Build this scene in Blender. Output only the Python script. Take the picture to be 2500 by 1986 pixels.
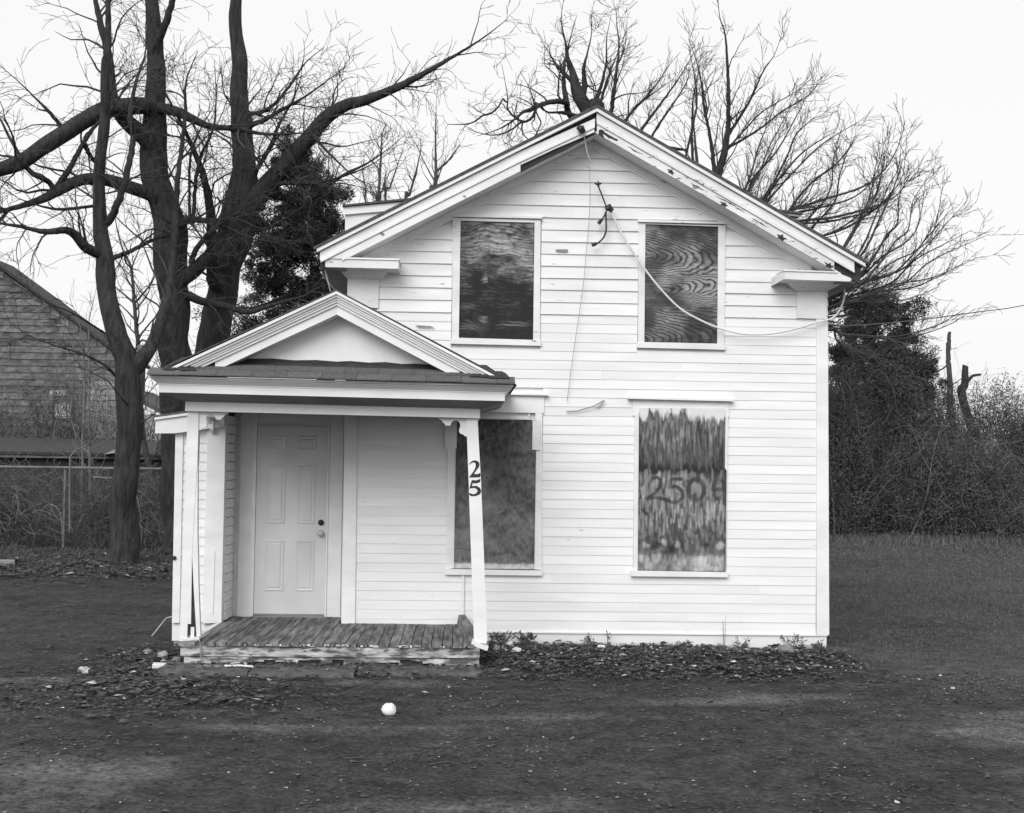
import bpy, bmesh, math, random
import numpy as np
from mathutils import Vector, Matrix, noise as mnoise
R = math.radians
scene = bpy.context.scene
for o in list(bpy.data.objects):
    bpy.data.objects.remove(o)

# ------------------------------------------------------------------ camera
cam_d = bpy.data.cameras.new("camera")
cam = bpy.data.objects.new("camera", cam_d)
scene.collection.objects.link(cam)
scene.camera = cam
cam_d.sensor_width = 36.0
cam_d.lens = 45.4
cam_d.clip_start = 0.1
cam_d.clip_end = 2000.0
YAW, PITCH, ROLL = R(2.1), R(2.3), R(0.8)
fw = Vector((math.sin(YAW)*math.cos(PITCH), math.cos(YAW)*math.cos(PITCH), math.sin(PITCH)))
rt0 = Vector((math.cos(YAW), -math.sin(YAW), 0))
up0 = rt0.cross(fw)
rt = rt0*math.cos(ROLL) + up0*math.sin(ROLL)
up = rt.cross(fw)
m = Matrix((rt, up, -fw)).transposed().to_4x4()
m.translation = Vector((1.3, -13.6, 1.74))
cam.matrix_world = m

# ------------------------------------------------------------------ overcast sky and soft sun
SUN_ELEV, SUN_AZ = R(34), R(200)          # azimuth measured clockwise from +Y
world = bpy.data.worlds.new("World")
scene.world = world
world.use_nodes = True
nt = world.node_tree
nt.nodes.clear()
w_out = nt.nodes.new("ShaderNodeOutputWorld")
w_bg = nt.nodes.new("ShaderNodeBackground")
w_sky = nt.nodes.new("ShaderNodeTexSky")
w_sky.sky_type = 'NISHITA'
w_sky.sun_disc = False
w_sky.sun_elevation = SUN_ELEV
w_sky.sun_rotation = SUN_AZ
w_sky.dust_density = 5.0
w_bw = nt.nodes.new("ShaderNodeRGBToBW")
w_mix = nt.nodes.new("ShaderNodeMix")
w_mix.data_type = 'FLOAT'
w_mix.inputs[0].default_value = 0.85      # mostly an even layer of cloud
w_mix.inputs[3].default_value = 6.3
nt.links.new(w_sky.outputs[0], w_bw.inputs[0])
nt.links.new(w_bw.outputs[0], w_mix.inputs[2])
nt.links.new(w_mix.outputs[0], w_bg.inputs[0])
w_bg.inputs[1].default_value = 0.1
nt.links.new(w_bg.outputs[0], w_out.inputs[0])

sun_d = bpy.data.lights.new("sun", 'SUN')
sun_d.energy = 1.25
sun_d.angle = R(40)
sun = bpy.data.objects.new("sun", sun_d)
scene.collection.objects.link(sun)
sd = Vector((math.sin(SUN_AZ)*math.cos(SUN_ELEV), math.cos(SUN_AZ)*math.cos(SUN_ELEV), math.sin(SUN_ELEV)))
sun.rotation_euler = (-sd).to_track_quat('-Z', 'Y').to_euler()

scene.view_settings.view_transform = 'Standard'
scene.view_settings.look = 'None'
scene.view_settings.gamma = 1.0
scene.view_settings.use_curve_mapping = False
scene.view_settings.exposure = 0.74
scene.render.film_transparent = False
scene.cycles.max_bounces = 6

# ------------------------------------------------------------------ helpers
COL = scene.collection
random.seed(11)
rnd = random.random
def U(a, b): return a + (b-a)*random.random()

def tag(o, label=None, cat=None, group=None, kind=None):
    if label: o['label'] = label
    if cat: o['category'] = cat
    if group: o['group'] = group
    if kind: o['kind'] = kind
    return o

ORG = {}
def org_of(o):
    return ORG.get(o.name, (0, 0, 0))

def mesh(name, verts, faces, mat, parent=None, smooth=False, loc=None):
    """One mesh object. verts in world coordinates; origin at the parent's origin."""
    if parent is not None:
        ox, oy, oz = org_of(parent)
    elif loc is not None:
        ox, oy, oz = loc
    else:
        ox = oy = oz = 0.0
    me = bpy.data.meshes.new(name)
    me.from_pydata([(v[0]-ox, v[1]-oy, v[2]-oz) for v in verts], [], faces)
    if smooth:
        me.polygons.foreach_set('use_smooth', [True]*len(me.polygons))
    me.update()
    if mat is not None:
        me.materials.append(mat)
    o = bpy.data.objects.new(name, me)
    COL.objects.link(o)
    if parent is not None:
        o.parent = parent
    else:
        o.location = (ox, oy, oz)
    ORG[o.name] = (ox, oy, oz)
    return o

def root(name, loc, label, cat, group=None):
    o = bpy.data.objects.new(name, None)
    o.empty_display_size = 0.2
    o.location = loc
    COL.objects.link(o)
    ORG[o.name] = tuple(loc)
    return tag(o, label, cat, group)

class B:
    """Collects shapes for one mesh."""
    def __init__(s): s.v = []; s.f = []
    def hexa(s, p):                      # 8 points: bottom 4 (ccw), top 4
        n = len(s.v); s.v += [tuple(q) for q in p]
        s.f += [tuple(n+i for i in f) for f in ((0,3,2,1),(4,5,6,7),(0,1,5,4),(1,2,6,5),(2,3,7,6),(3,0,4,7))]
        return s
    def box(s, x0, x1, y0, y1, z0, z1):
        return s.hexa([(x0,y0,z0),(x1,y0,z0),(x1,y1,z0),(x0,y1,z0),(x0,y0,z1),(x1,y0,z1),(x1,y1,z1),(x0,y1,z1)])
    def prism(s, poly, y0, y1):          # polygon in x,z pushed from y0 to y1
        n = len(s.v); k = len(poly)
        s.v += [(x, y0, z) for x, z in poly] + [(x, y1, z) for x, z in poly]
        s.f.append(tuple(range(n, n+k))); s.f.append(tuple(range(n+2*k-1, n+k-1, -1)))
        for i in range(k):
            j = (i+1) % k
            s.f.append((n+i, n+k+i, n+k+j, n+j))
        return s
    def sweep(s, a, b, prof):            # closed profile [(y,dz)] swept from (x,z) a to b
        n = len(s.v); k = len(prof)
        for (x, z) in (a, b):
            s.v += [(x, y, z+dz) for y, dz in prof]
        for i in range(k):
            j = (i+1) % k
            s.f.append((n+i, n+j, n+k+j, n+k+i))
        s.f.append(tuple(range(n+k-1, n-1, -1))); s.f.append(tuple(range(n+k, n+2*k)))
        return s
    def sweepy(s, a, b, prof):           # profile [(dx,dz)] swept along y from point a to b (x,y,z)
        n = len(s.v); k = len(prof)
        for (x, y, z) in (a, b):
            s.v += [(x+dx, y, z+dz) for dx, dz in prof]
        for i in range(k):
            j = (i+1) % k
            s.f.append((n+i, n+j, n+k+j, n+k+i))
        s.f.append(tuple(range(n+k-1, n-1, -1))); s.f.append(tuple(range(n+k, n+2*k)))
        return s
    def tube(s, pts, rad, sides=6, cap=True):
        k = len(pts); n = len(s.v)
        for i in range(k):
            p = Vector(pts[i])
            t = Vector(pts[min(i+1, k-1)]) - Vector(pts[max(i-1, 0)])
            if t.length < 1e-9: t = Vector((0,0,1))
            t.normalize()
            ref = Vector((0.25, 0.95, 0.15)) if abs(t.y) < 0.9 else Vector((1, 0, 0.1))
            a = t.cross(ref); a.normalize(); b = t.cross(a)
            r = rad[i] if hasattr(rad, '__len__') else rad
            for q in range(sides):
                an = 2*math.pi*q/sides
                c = p + a*(r*math.cos(an)) + b*(r*math.sin(an))
                s.v.append((c.x, c.y, c.z))
        for i in range(k-1):
            for q in range(sides):
                q2 = (q+1) % sides
                s.f.append((n+i*sides+q, n+i*sides+q2, n+(i+1)*sides+q2, n+(i+1)*sides+q))
        if cap:
            s.f.append(tuple(n+q for q in range(sides-1, -1, -1)))
            s.f.append(tuple(n+(k-1)*sides+q for q in range(sides)))
        return s
    def build(s, name, mat, parent=None, smooth=False, loc=None):
        return mesh(name, s.v, s.f, mat, parent, smooth, loc)

def fixn(o):
    bm = bmesh.new(); bm.from_mesh(o.data)
    bmesh.ops.recalc_face_normals(bm, faces=bm.faces)
    bm.to_mesh(o.data); bm.free()
    return o

# ------------------------------------------------------------------ materials (the photograph is black and white: every colour is a grey)
def material(name, lo, hi, scale=(6,6,6), detail=6.0, rough=0.75, bump=0.0, bscale=40.0, contrast=(0.3,0.7), rand=0.0, spec=0.3,
             flake=None, fscale=(9,9,9), fthr=0.62, fsoft=0.03, dist=0.0, bdist=0.01):
    m = bpy.data.materials.new(name); m.use_nodes = True
    nt = m.node_tree; L = nt.links.new; N = nt.nodes.new
    bs = nt.nodes['Principled BSDF']
    bs.inputs['Roughness'].default_value = rough
    bs.inputs['Specular IOR Level'].default_value = spec
    tc = N('ShaderNodeTexCoord')
    mp = N('ShaderNodeMapping'); mp.inputs['Scale'].default_value = scale
    L(tc.outputs['Object'], mp.inputs[0])
    oi = N('ShaderNodeObjectInfo')
    ofs = N('ShaderNodeVectorMath'); ofs.operation = 'ADD'
    cmb = N('ShaderNodeCombineXYZ')
    mul = N('ShaderNodeMath'); mul.operation = 'MULTIPLY'; mul.inputs[1].default_value = 37.0
    L(oi.outputs['Random'], mul.inputs[0])
    for i in range(3): L(mul.outputs[0], cmb.inputs[i])
    L(mp.outputs[0], ofs.inputs[0]); L(cmb.outputs[0], ofs.inputs[1])
    nz = N('ShaderNodeTexNoise'); nz.inputs['Scale'].default_value = 1.0; nz.inputs['Detail'].default_value = detail
    nz.inputs['Distortion'].default_value = dist
    L(ofs.outputs[0], nz.inputs['Vector'])
    mr = N('ShaderNodeMapRange'); mr.inputs[1].default_value = contrast[0]; mr.inputs[2].default_value = contrast[1]
    mr.inputs[3].default_value = lo; mr.inputs[4].default_value = hi
    L(nz.outputs['Fac'], mr.inputs[0])
    val = mr.outputs[0]
    if rand:
        r1 = N('ShaderNodeMapRange'); r1.inputs[3].default_value = 1-rand; r1.inputs[4].default_value = 1+rand*0.6
        L(oi.outputs['Random'], r1.inputs[0])
        mm = N('ShaderNodeMath'); mm.operation = 'MULTIPLY'
        L(val, mm.inputs[0]); L(r1.outputs[0], mm.inputs[1]); val = mm.outputs[0]
    if flake is not None:
        mp2 = N('ShaderNodeMapping'); mp2.inputs['Scale'].default_value = fscale
        L(tc.outputs['Object'], mp2.inputs[0])
        n2 = N('ShaderNodeTexNoise'); n2.inputs['Scale'].default_value = 1.0; n2.inputs['Detail'].default_value = 7.0
        n2.inputs['Roughness'].default_value = 0.65
        L(mp2.outputs[0], n2.inputs['Vector'])
        m2 = N('ShaderNodeMapRange'); m2.inputs[1].default_value = fthr-fsoft; m2.inputs[2].default_value = fthr+fsoft
        L(n2.outputs['Fac'], m2.inputs[0])
        mx = N('ShaderNodeMix'); mx.data_type = 'FLOAT'
        L(m2.outputs[0], mx.inputs[0]); L(val, mx.inputs[2]); mx.inputs[3].default_value = flake
        val = mx.outputs[0]
    cc = N('ShaderNodeCombineColor')
    for i in range(3): L(val, cc.inputs[i])
    L(cc.outputs[0], bs.inputs['Base Color'])
    if bump:
        nb = N('ShaderNodeTexNoise'); nb.inputs['Scale'].default_value = bscale; nb.inputs['Detail'].default_value = 5.0
        if flake is None:
            L(mp.outputs[0], nb.inputs['Vector']); nb.inputs['Scale'].default_value = bscale
        else:
            L(tc.outputs['Object'], nb.inputs['Vector'])
        bp = N('ShaderNodeBump'); bp.inputs['Strength'].default_value = bump; bp.inputs['Distance'].default_value = bdist
        L(nb.outputs['Fac'], bp.inputs['Height']); L(bp.outputs[0], bs.inputs['Normal'])
    return m

MT = {}
MT['siding']   = material('white_siding_paint', 0.71, 0.82, (1.1, 9, 9), rough=0.6, bump=0.12, bscale=3.0, rand=0.018, flake=0.42, fscale=(9, 20, 30), fthr=0.695, fsoft=0.012)
MT['upsiding'] = material('old_siding_paint', 0.68, 0.80, (1.1, 9, 10), rough=0.65, bump=0.2, bscale=3.0, rand=0.03, flake=0.40, fscale=(7, 20, 40), fthr=0.668, fsoft=0.012)
MT['trim']     = material('white_trim_paint', 0.70, 0.81, (2.5, 6, 6), rough=0.55, bump=0.1, bscale=4.0, rand=0.03)
MT['oldtrim']  = material('peeling_trim_paint', 0.62, 0.78, (2.5, 6, 6), rough=0.6, bump=0.2, bscale=25.0, flake=0.12, fscale=(5, 30, 22), fthr=0.61, fsoft=0.015)
MT['worntrim'] = material('worn_trim_paint', 0.66, 0.79, (2.5, 6, 6), rough=0.6, bump=0.2, bscale=25.0, flake=0.2, fscale=(6, 30, 26), fthr=0.665, fsoft=0.015)
MT['rawwood']  = material('dark_raw_wood', 0.025, 0.05, (2, 20, 20), rough=0.9)
MT['door']     = material('door_paint', 0.58, 0.70, (3, 3, 1.6), rough=0.5, bump=.1, bscale=12, flake=.3, fscale=(14,14,10), fthr=.72, fsoft=.02)
MT['deck']     = material('weathered_deck_boards', 0.05, 0.25, (20, 2.6, 20), rough=0.9, bump=0.4, bscale=5.0, rand=0.3, contrast=(0.32, 0.68))
MT['sill']     = material('peeling_sill_timber', 0.28, 0.62, (3.5, 8, 14), rough=0.85, bump=0.5, bscale=20.0, contrast=(0.35, 0.65), flake=0.10, fscale=(4.2, 8, 19), fthr=0.505, fsoft=0.05)
MT['shingle']  = material('asphalt_shingle', 0.085, 0.14, (40, 40, 40), rough=0.95, bump=0.5, bscale=6.0, rand=0.12)
MT['roof']     = material('dark_roofing', 0.05, 0.11, (30, 30, 30), rough=0.95, bump=0.5, bscale=6.0)
MT['tar']      = material('tar_flashing', 0.028, 0.05, (12, 12, 12), rough=0.8, bump=0.6, bscale=4.0)
MT['stucco']   = material('tympanum_paint', 0.70, 0.79, (4, 4, 4), rough=0.7)
MT['iron']     = material('black_metal', 0.02, 0.03, (20, 20, 20), rough=0.5)
MT['brass']    = material('door_knob_metal', 0.4, 0.5, (20, 20, 20), rough=0.25, spec=0.8)
MT['number']   = material('black_number_paint', 0.022, 0.03, (30, 30, 30), rough=0.5)
MT['cable']    = material('pale_cable_sheath', 0.62, 0.74, (12, 12, 12), rough=0.6)
MT['bark']     = material('dark_bark', 0.012, 0.056, (13, 13, 2.8), rough=0.95, bump=1.0, bscale=2.2, bdist=.04, contrast=(.25,.75), detail=8)
MT['twig']     = material('dark_twigs', 0.040, 0.060, (3, 3, 3), rough=0.9)
MT['gtwig']    = material('grey_twigs', 0.05, 0.08, (3, 3, 3), rough=0.9)
MT['paletwig'] = material('pale_twigs', 0.11, 0.2, (3, 3, 3), rough=0.9)
MT['needle']   = material('evergreen_needles', 0.04, 0.085, (2.2, 2.2, 2.2), rough=0.85)
MT['brush']    = material('bramble_foliage', 0.06, 0.135, (1.5, 1.5, 1.5), rough=0.9)
MT['grass']    = material('winter_grass', 0.05, 0.18, (9, 9, 9), detail=8, rough=0.9, contrast=(0.3, 0.72))
MT['leaf']     = material('dead_leaves', 0.025, 0.14, (30, 30, 30), rough=0.9, contrast=(0.35, 0.7))
MT['chip']     = material('pale_chips', 0.3, 0.6, (12, 12, 12), rough=0.9)
MT['stone']    = material('field_stone', 0.18, 0.32, (14, 14, 14), rough=0.95, bump=0.6, bscale=3.0, rand=0.3)
MT['plaster']  = material('white_plaster', 0.6, 0.75, (14, 14, 14), rough=0.9, bump=0.5, bscale=3.0)
MT['concrete'] = material('stained_concrete', 0.06, 0.17, (5, 5, 5), rough=0.95, bump=0.5, bscale=8.0)
MT['found']    = material('foundation_stone', 0.22, 0.45, (6, 6, 9), rough=0.95, bump=0.6, bscale=5.0)
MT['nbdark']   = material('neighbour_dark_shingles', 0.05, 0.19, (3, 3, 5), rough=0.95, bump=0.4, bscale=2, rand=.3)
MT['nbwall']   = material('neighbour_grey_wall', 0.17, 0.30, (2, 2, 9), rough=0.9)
MT['nblight']  = material('neighbour_light_wall', 0.32, 0.44, (2, 2, 9), rough=0.9)
MT['shed']     = material('dark_shed_boards', 0.03, 0.055, (6, 6, 1.5), rough=0.95)
MT['galv']     = material('galvanised_pipe', 0.11, 0.18, (5, 5, 5), rough=0.6)
MT['link']     = material('chain_link_wire', 0.07, 0.11, (5, 5, 5), rough=0.7)
MT['glass']    = material('dull_window_glass', 0.03, 0.05, (3, 3, 3), rough=0.15, spec=0.6)

# ------------------------------------------------------------------ ground
def sm(a, b, x):
    t = min(1.0, max(0.0, (x-a)/(b-a))); return t*t*(3-2*t)
def nz(x, y, s, k=0.0): return mnoise.noise(Vector((x*s, y*s, k)))
def bank(x, y):
    """soil heaped along the foundation"""
    edge = 2.05 + 0.25*nz(x, 0, 0.9, 3.1) - 0.9*sm(4.2, 6.0, x)
    d = sm(edge+0.15, edge-0.55, -y) if y < 0.3 else 0.0
    return d * sm(1.35, 1.75, x) * (1 - sm(5.0, 6.4, x))
def gh(x, y):
    z = -0.245 + 0.02*nz(x, y, 0.35) + 0.008*nz(x, y, 1.3, 5)
    z += 0.055*bank(x, y)*(0.75 + 0.5*nz(x, y, 2.2, 9))
    z += 0.07*sm(0.0, 1.0, 1-((x-4.0)/1.6)**2)*sm(0.55, 0.0, abs(y+0.75))*(0.8+0.6*nz(x, y, 3, 2))
    # leaf heap in front of the porch corner and dirt on the left
    z += 0.035*max(0, 1-((x+1.3)/0.9)**2-((y+2.8)/0.9)**2)
    z += 0.02*sm(5, 9, y)*sm(2, -2, x)*(1+nz(x, y, 0.8, 4))
    z += 0.10*sm(8, 22, y)*sm(4, 8, x)
    return z
def axis(breaks):
    out = []
    for a, b, st in breaks:
        n = max(1, int(round((b-a)/st)))
        out += [a + (b-a)*i/n for i in range(n)]
    out.append(breaks[-1][1]); return out
gx = axis([(-420, -60, 60), (-60, -16, 4), (-16, -5, 0.5), (-5, 9, 0.14), (9, 20, 0.5), (20, 60, 4), (60, 420, 60)])
gy = axis([(-60, -16, 8), (-16, -8, 1), (-8, -4, 0.3), (-4, 1.2, 0.12), (1.2, 24, 0.5), (24, 60, 4), (60, 700, 80)])
gv = [(x, y, gh(x, y)) for y in gy for x in gx]
W_ = len(gx)
gf = [(j*W_+i, j*W_+i+1, (j+1)*W_+i+1, (j+1)*W_+i) for j in range(len(gy)-1) for i in range(W_-1)]
def gval(x, y):
    v = 0.050 + 0.016*nz(x, y*2.2, 0.55, 7) + 0.014*nz(x, y*1.6, 2.0, 1) + .010*nz(x, y*1.5, 5.0, 6)
    v += 0.07*sm(0.18, 0.5, nz(x*0.55, y*2.6, 0.8, 12))*sm(-0.6, -1.9, y)       # worn pale patches in the asphalt
    b = bank(x, y); v = v*(1-b) + b*(0.034+0.012*nz(x, y, 3, 3))
    g = sm(4.9, 6.0, x + 0.6*nz(x, y, 0.8, 2) + 0.5*sm(-2, 0, y) - 0.45*sm(-1.5, -4.5, y)*2.2)
    v = v*(1-g) + g*(0.060 + 0.028*nz(x, y, 0.5, 21) + 0.012*nz(x, y, 2.5, 22))
    s = sm(4.0, 7.5, y)*(1-g); v = v*(1-s) + s*(0.038 + 0.015*nz(x, y, 1.1, 31))
    return max(0.02, v)
gm = bpy.data.materials.new('asphalt_soil_and_grass'); gm.use_nodes = True
t_ = gm.node_tree; N = t_.nodes.new; L = t_.links.new
bs = t_.nodes['Principled BSDF']; bs.inputs['Roughness'].default_value = 0.95; bs.inputs['Specular IOR Level'].default_value = 0.15
at_ = N('ShaderNodeAttribute'); at_.attribute_name = 'val'
tc = N('ShaderNodeTexCoord')
n1 = N('ShaderNodeTexNoise'); n1.inputs['Scale'].default_value = 24; n1.inputs['Detail'].default_value = 6; n1.inputs['Roughness'].default_value = 0.75
n2 = N('ShaderNodeTexNoise'); n2.inputs['Scale'].default_value = 5.5; n2.inputs['Detail'].default_value = 8; n2.inputs['Roughness'].default_value = 0.7
L(tc.outputs['Object'], n1.inputs[0]); L(tc.outputs['Object'], n2.inputs[0])
r1 = N('ShaderNodeMapRange'); r1.inputs[1].default_value = 0.3; r1.inputs[2].default_value = 0.7; r1.inputs[3].default_value = 0.25; r1.inputs[4].default_value = 1.85
r2 = N('ShaderNodeMapRange'); r2.inputs[1].default_value = 0.32; r2.inputs[2].default_value = 0.68; r2.inputs[3].default_value = 0.5; r2.inputs[4].default_value = 1.55
L(n1.outputs[0], r1.inputs[0]); L(n2.outputs[0], r2.inputs[0])
a1 = N('ShaderNodeMath'); a1.operation = 'MULTIPLY'; a2 = N('ShaderNodeMath'); a2.operation = 'MULTIPLY'
L(r1.outputs[0], a1.inputs[0]); L(r2.outputs[0], a1.inputs[1]); L(a1.outputs[0], a2.inputs[0]); L(at_.outputs['Fac'], a2.inputs[1])
cc = N('ShaderNodeCombineColor')
for i in range(3): L(a2.outputs[0], cc.inputs[i])
L(cc.outputs[0], bs.inputs['Base Color'])
bp = N('ShaderNodeBump'); bp.inputs['Strength'].default_value = 1.0; bp.inputs['Distance'].default_value = 0.03
L(n1.outputs[0], bp.inputs['Height']); L(bp.outputs[0], bs.inputs['Normal'])
ground = mesh('ground', gv, gf, gm, smooth=True); tag(ground, 'dark asphalt yard running into soil and winter grass', None, kind='structure')
ga = ground.data.attributes.new('val', 'FLOAT', 'POINT')
ga.data.foreach_set('value', [gval(v[0], v[1]) for v in gv])

# ------------------------------------------------------------------ the house
house = root('house', (2.6, 0, -0.22), 'boarded up white clapboard house with a small gabled porch', 'house')
D_ = 8.0                       # depth of the house
AX, AZ = 2.62, 5.385           # ridge
EL, ELZ = -0.237, 3.862        # left eave
ER, ERZ = 5.437, 3.822         # right eave
SL = (AZ-ELZ)/(AX-EL); SR = (AZ-ERZ)/(ER-AX)
def roofz(x): return AZ-(AX-x)*SL if x < AX else AZ-(x-AX)*SR

# sheathing and walls
B().prism([(0.06,-0.2),(5.16,-0.2),(5.13,3.5),(5.13,roofz(5.13)-.2),(AX,AZ-.2),(0.06,roofz(0.06)-.2)], 0.012, 0.12).build('front_wall', MT['trim'], house)
def lapped(x0, x1, y0, y1, z0, z1, e, side):
    b = B(); n = int((z1-z0)/e)
    for i in range(n):
        a = z0+i*e; c = min(a+e, z1)
        if side == 'x-': b.hexa([(x0-.014,y0,a),(x0+.02,y0,a),(x0+.02,y1,a),(x0-.014,y1,a),(x0-.002,y0,c),(x0+.02,y0,c),(x0+.02,y1,c),(x0-.002,y1,c)])
        else:            b.hexa([(x0-.02,y0,a),(x0+.014,y0,a),(x0+.014,y1,a),(x0-.02,y1,a),(x0-.02,y0,c),(x0+.002,y0,c),(x0+.002,y1,c),(x0-.02,y1,c)])
    return b
lapped(0.06, 0, 0.1, D_, -0.1, 3.7, 0.0976, 'x-').build('side_wall', MT['siding'], house)
lapped(5.15, 0, 0.0, D_, -0.1, 3.7, 0.0976, 'x+').build('side_wall', MT['siding'], house)
B().prism([(0.06,-0.2),(5.16,-0.2),(5.16,roofz(5.16)-.2),(AX,AZ-.2),(0.06,roofz(0.06)-.2)], D_, D_+.1).build('rear_wall', MT['siding'], house)
B().box(0.08, 5.14, 0.02, D_, -0.6, -0.14).build('foundation', MT['found'], house)

# clapboards, one object each
openings = [(1.145,2.085,2.93,4.295), (3.118,4.045,2.925,4.28), (3.095,4.085,0.53,2.39), (1.135,2.125,0.53,2.41)]
rows = [(-0.073, 0.049)]
z = 0.049
while z < 3.26: rows.append((z, z+0.0976)); z += 0.0976
while z < 5.0: rows.append((z, z+0.1285)); z += 0.1285
fw_parent = house
for ri, (za, zb) in enumerate(rows):
    upper = za > 3.2
    e = zb-za
    lx, rx = 0.17, 5.04
    if za > 3.2 and za < 3.63: lx, rx = 0.365, 4.825
    if za >= 3.63 and za < 3.8: lx, rx = 0.30, 4.9
    lim = zb + 0.02
    # keep the course under the rake frieze
    lx = max(lx, AX-(AZ-0.30-za)/SL); rx = min(rx, AX+(AZ-0.30-za)/SR)
    segs = [(lx, rx)]
    for (a, b_, c, d) in openings:
        if zb > c+0.012 and za < d-0.012:
            ns = []
            for (s0, s1) in segs:
                if b_ <= s0 or a >= s1: ns.append((s0, s1)); continue
                if a-s0 > 0.03: ns.append((s0, a))
                if s1-b_ > 0.03: ns.append((b_, s1))
            segs = ns
    # butt joints in the long runs
    ns = []
    for (s0, s1) in segs:
        if s1-s0 > 2.2:
            c = U(s0+0.6, s1-0.6); ns += [(s0, c-0.0003), (c+0.0003, s1)]
        else: ns.append((s0, s1))
    pr = 0.021 if upper else 0.0108
    for (s0, s1) in ns:
        t = 0.02; jz = [U(-.0016, .0016)*(1.6 if upper else 1) for _ in range(2)]; jy = [U(0, .004)*(2 if upper else 1) for _ in range(2)]
        m0 = s0; m1 = s1
        # gable courses: cut the ends to the slope so that they stay under the frieze
        def top(s, zt): return max(s, AX-(AZ-0.285-zt)/SL) if s < AX else min(s, AX+(AZ-0.285-zt)/SR)
        k0, k1 = top(m0, zb+t), top(m1, zb+t)
        if k1-k0 < 0.02: continue
        b = B().hexa([(m0,-pr-jy[0],za+jz[0]),(m1,-pr-jy[1],za+jz[1]),(m1,0.01,za+jz[1]),(m0,0.01,za+jz[0]),
                      (k0,-0.006,zb+t),(k1,-0.006,zb+t),(k1,0.01,zb+t),(k0,0.01,zb+t)])
        b.build('clapboard', MT['upsiding'] if upper else MT['siding'], house)

# trim boards
def quad(name, p, y0, y1, mat, parent=None):
    return B().prism(p, y0, y1).build(name, mat, parent or house)
quad('water_table', [(0.19,-0.215),(5.155,-0.235),(5.155,-0.080),(0.19,-0.073)], -0.012, 0.015, MT['trim'])
quad('drip_board', [(0.185,-0.082),(5.16,-0.086),(5.16,-0.072),(0.185,-0.068)], -0.032, 0.01, MT['trim'])
quad('corner_board', [(0.062,0.0),(0.193,0.0),(0.178,2.2),(0.178,3.31),(0.05,3.31),(0.045,2.1)], -0.034, 0.012, MT['trim'])
quad('corner_board', [(5.046,-0.07),(5.178,-0.074),(5.165,1.5),(5.150,3.27),(5.026,3.27)], -0.034, 0.012, MT['trim'])
quad('frieze_block', [(0.050,3.312),(0.377,3.298),(0.380,3.66),(0.050,3.66)], -0.042, 0.012, MT['worntrim'])
quad('frieze_block', [(4.815,3.274),(5.130,3.268),(5.130,3.66),(4.817,3.66)], -0.042, 0.012, MT['worntrim'])

# windows: casing, head cap, sill and the sheet nailed over it
def vnoise(u, v, fu, fv, seed):
    rs = np.random.RandomState(seed); g = rs.rand(66, 66)
    x = (u*fu) % 64; y = (v*fv) % 64
    xi = x.astype(int); yi = y.astype(int); xf = x-xi; yf = y-yi
    xf = xf*xf*(3-2*xf); yf = yf*yf*(3-2*yf)
    a = g[yi, xi]*(1-xf)+g[yi, xi+1]*xf; b = g[yi+1, xi]*(1-xf)+g[yi+1, xi+1]*xf
    return a*(1-yf)+b*yf
def fbm(u, v, fu, fv, seed, oct=4):
    s = 0; a = 0.5; t = 0
    for i in range(oct):
        s = s+a*vnoise(u+0.13*i, v+0.29*i, fu*2**i, fv*2**i, seed+i); t += a; a *= 0.55
    return s/t
board_mat = bpy.data.materials.new('weathered_sheet_board'); board_mat.use_nodes = True
t_ = board_mat.node_tree
bs = t_.nodes['Principled BSDF']; bs.inputs['Roughness'].default_value = 0.8; bs.inputs['Specular IOR Level'].default_value = 0.2
av = t_.nodes.new('ShaderNodeAttribute'); av.attribute_name = 'pig'
cn = t_.nodes.new('ShaderNodeCombineColor')
for i in range(3): t_.links.new(av.outputs['Fac'], cn.inputs[i])
t_.links.new(cn.outputs[0], bs.inputs['Base Color'])
def sheet(name, c4, y, nu, nv, fn, parent, edge=None):
    """c4: corners (x,z) tl, tr, bl, br; fn(u,v)->pigment value; edge(v)->extra x on the right"""
    u, v = np.meshgrid(np.linspace(0, 1, nu), np.linspace(0, 1, nv))
    tl, tr, bl, br = [np.array(c) for c in c4]
    P = (tl[None,None]*((1-u)*(1-v))[...,None] + tr*(u*(1-v))[...,None] + bl*((1-u)*v)[...,None] + br*(u*v)[...,None])
    if edge is not None:
        P[..., 0] += u**8*edge(v)
    val = fn(u, v).ravel()
    vs = [(float(a), y, float(b)) for a, b in P.reshape(-1, 2)]
    n = len(vs)
    fs = [(j*nu+i, (j+1)*nu+i, (j+1)*nu+i+1, j*nu+i+1) for j in range(nv-1) for i in range(nu-1)]
    # thickness: a rim round the edge
    ring = [i for i in range(nu)] + [j*nu+nu-1 for j in range(1, nv)] + [(nv-1)*nu+i for i in range(nu-2, -1, -1)] + [j*nu for j in range(nv-2, 0, -1)]
    base = len(vs)
    for i in ring: vs.append((vs[i][0], y+0.012, vs[i][2]))
    K = len(ring)
    for k in range(K): fs.append((ring[k], ring[(k+1) % K], base+(k+1) % K, base+k))
    o = mesh(name, vs, fs, board_mat, parent)
    at = o.data.attributes.new('pig', 'FLOAT', 'POINT')
    at.data.foreach_set('value', np.concatenate([val, val[ring]]).astype(np.float32))
    return o
def seg_d(px_, py_, pts, asp):
    d = np.full(px_.shape, 9.0)
    for (x0, y0), (x1, y1) in zip(pts[:-1], pts[1:]):
        dx, dy = x1-x0, (y1-y0)*asp; L2 = dx*dx+dy*dy+1e-9
        t = np.clip(((px_-x0)*dx+(py_-y0)*asp*dy)/L2, 0, 1)
        d = np.minimum(d, np.hypot(px_-x0-t*dx, (py_-y0)*asp-t*dy))
    return d
ss = lambda a, b, x: (lambda t: t*t*(3-2*t))(np.clip((x-a)/(b-a), 0, 1))
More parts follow.
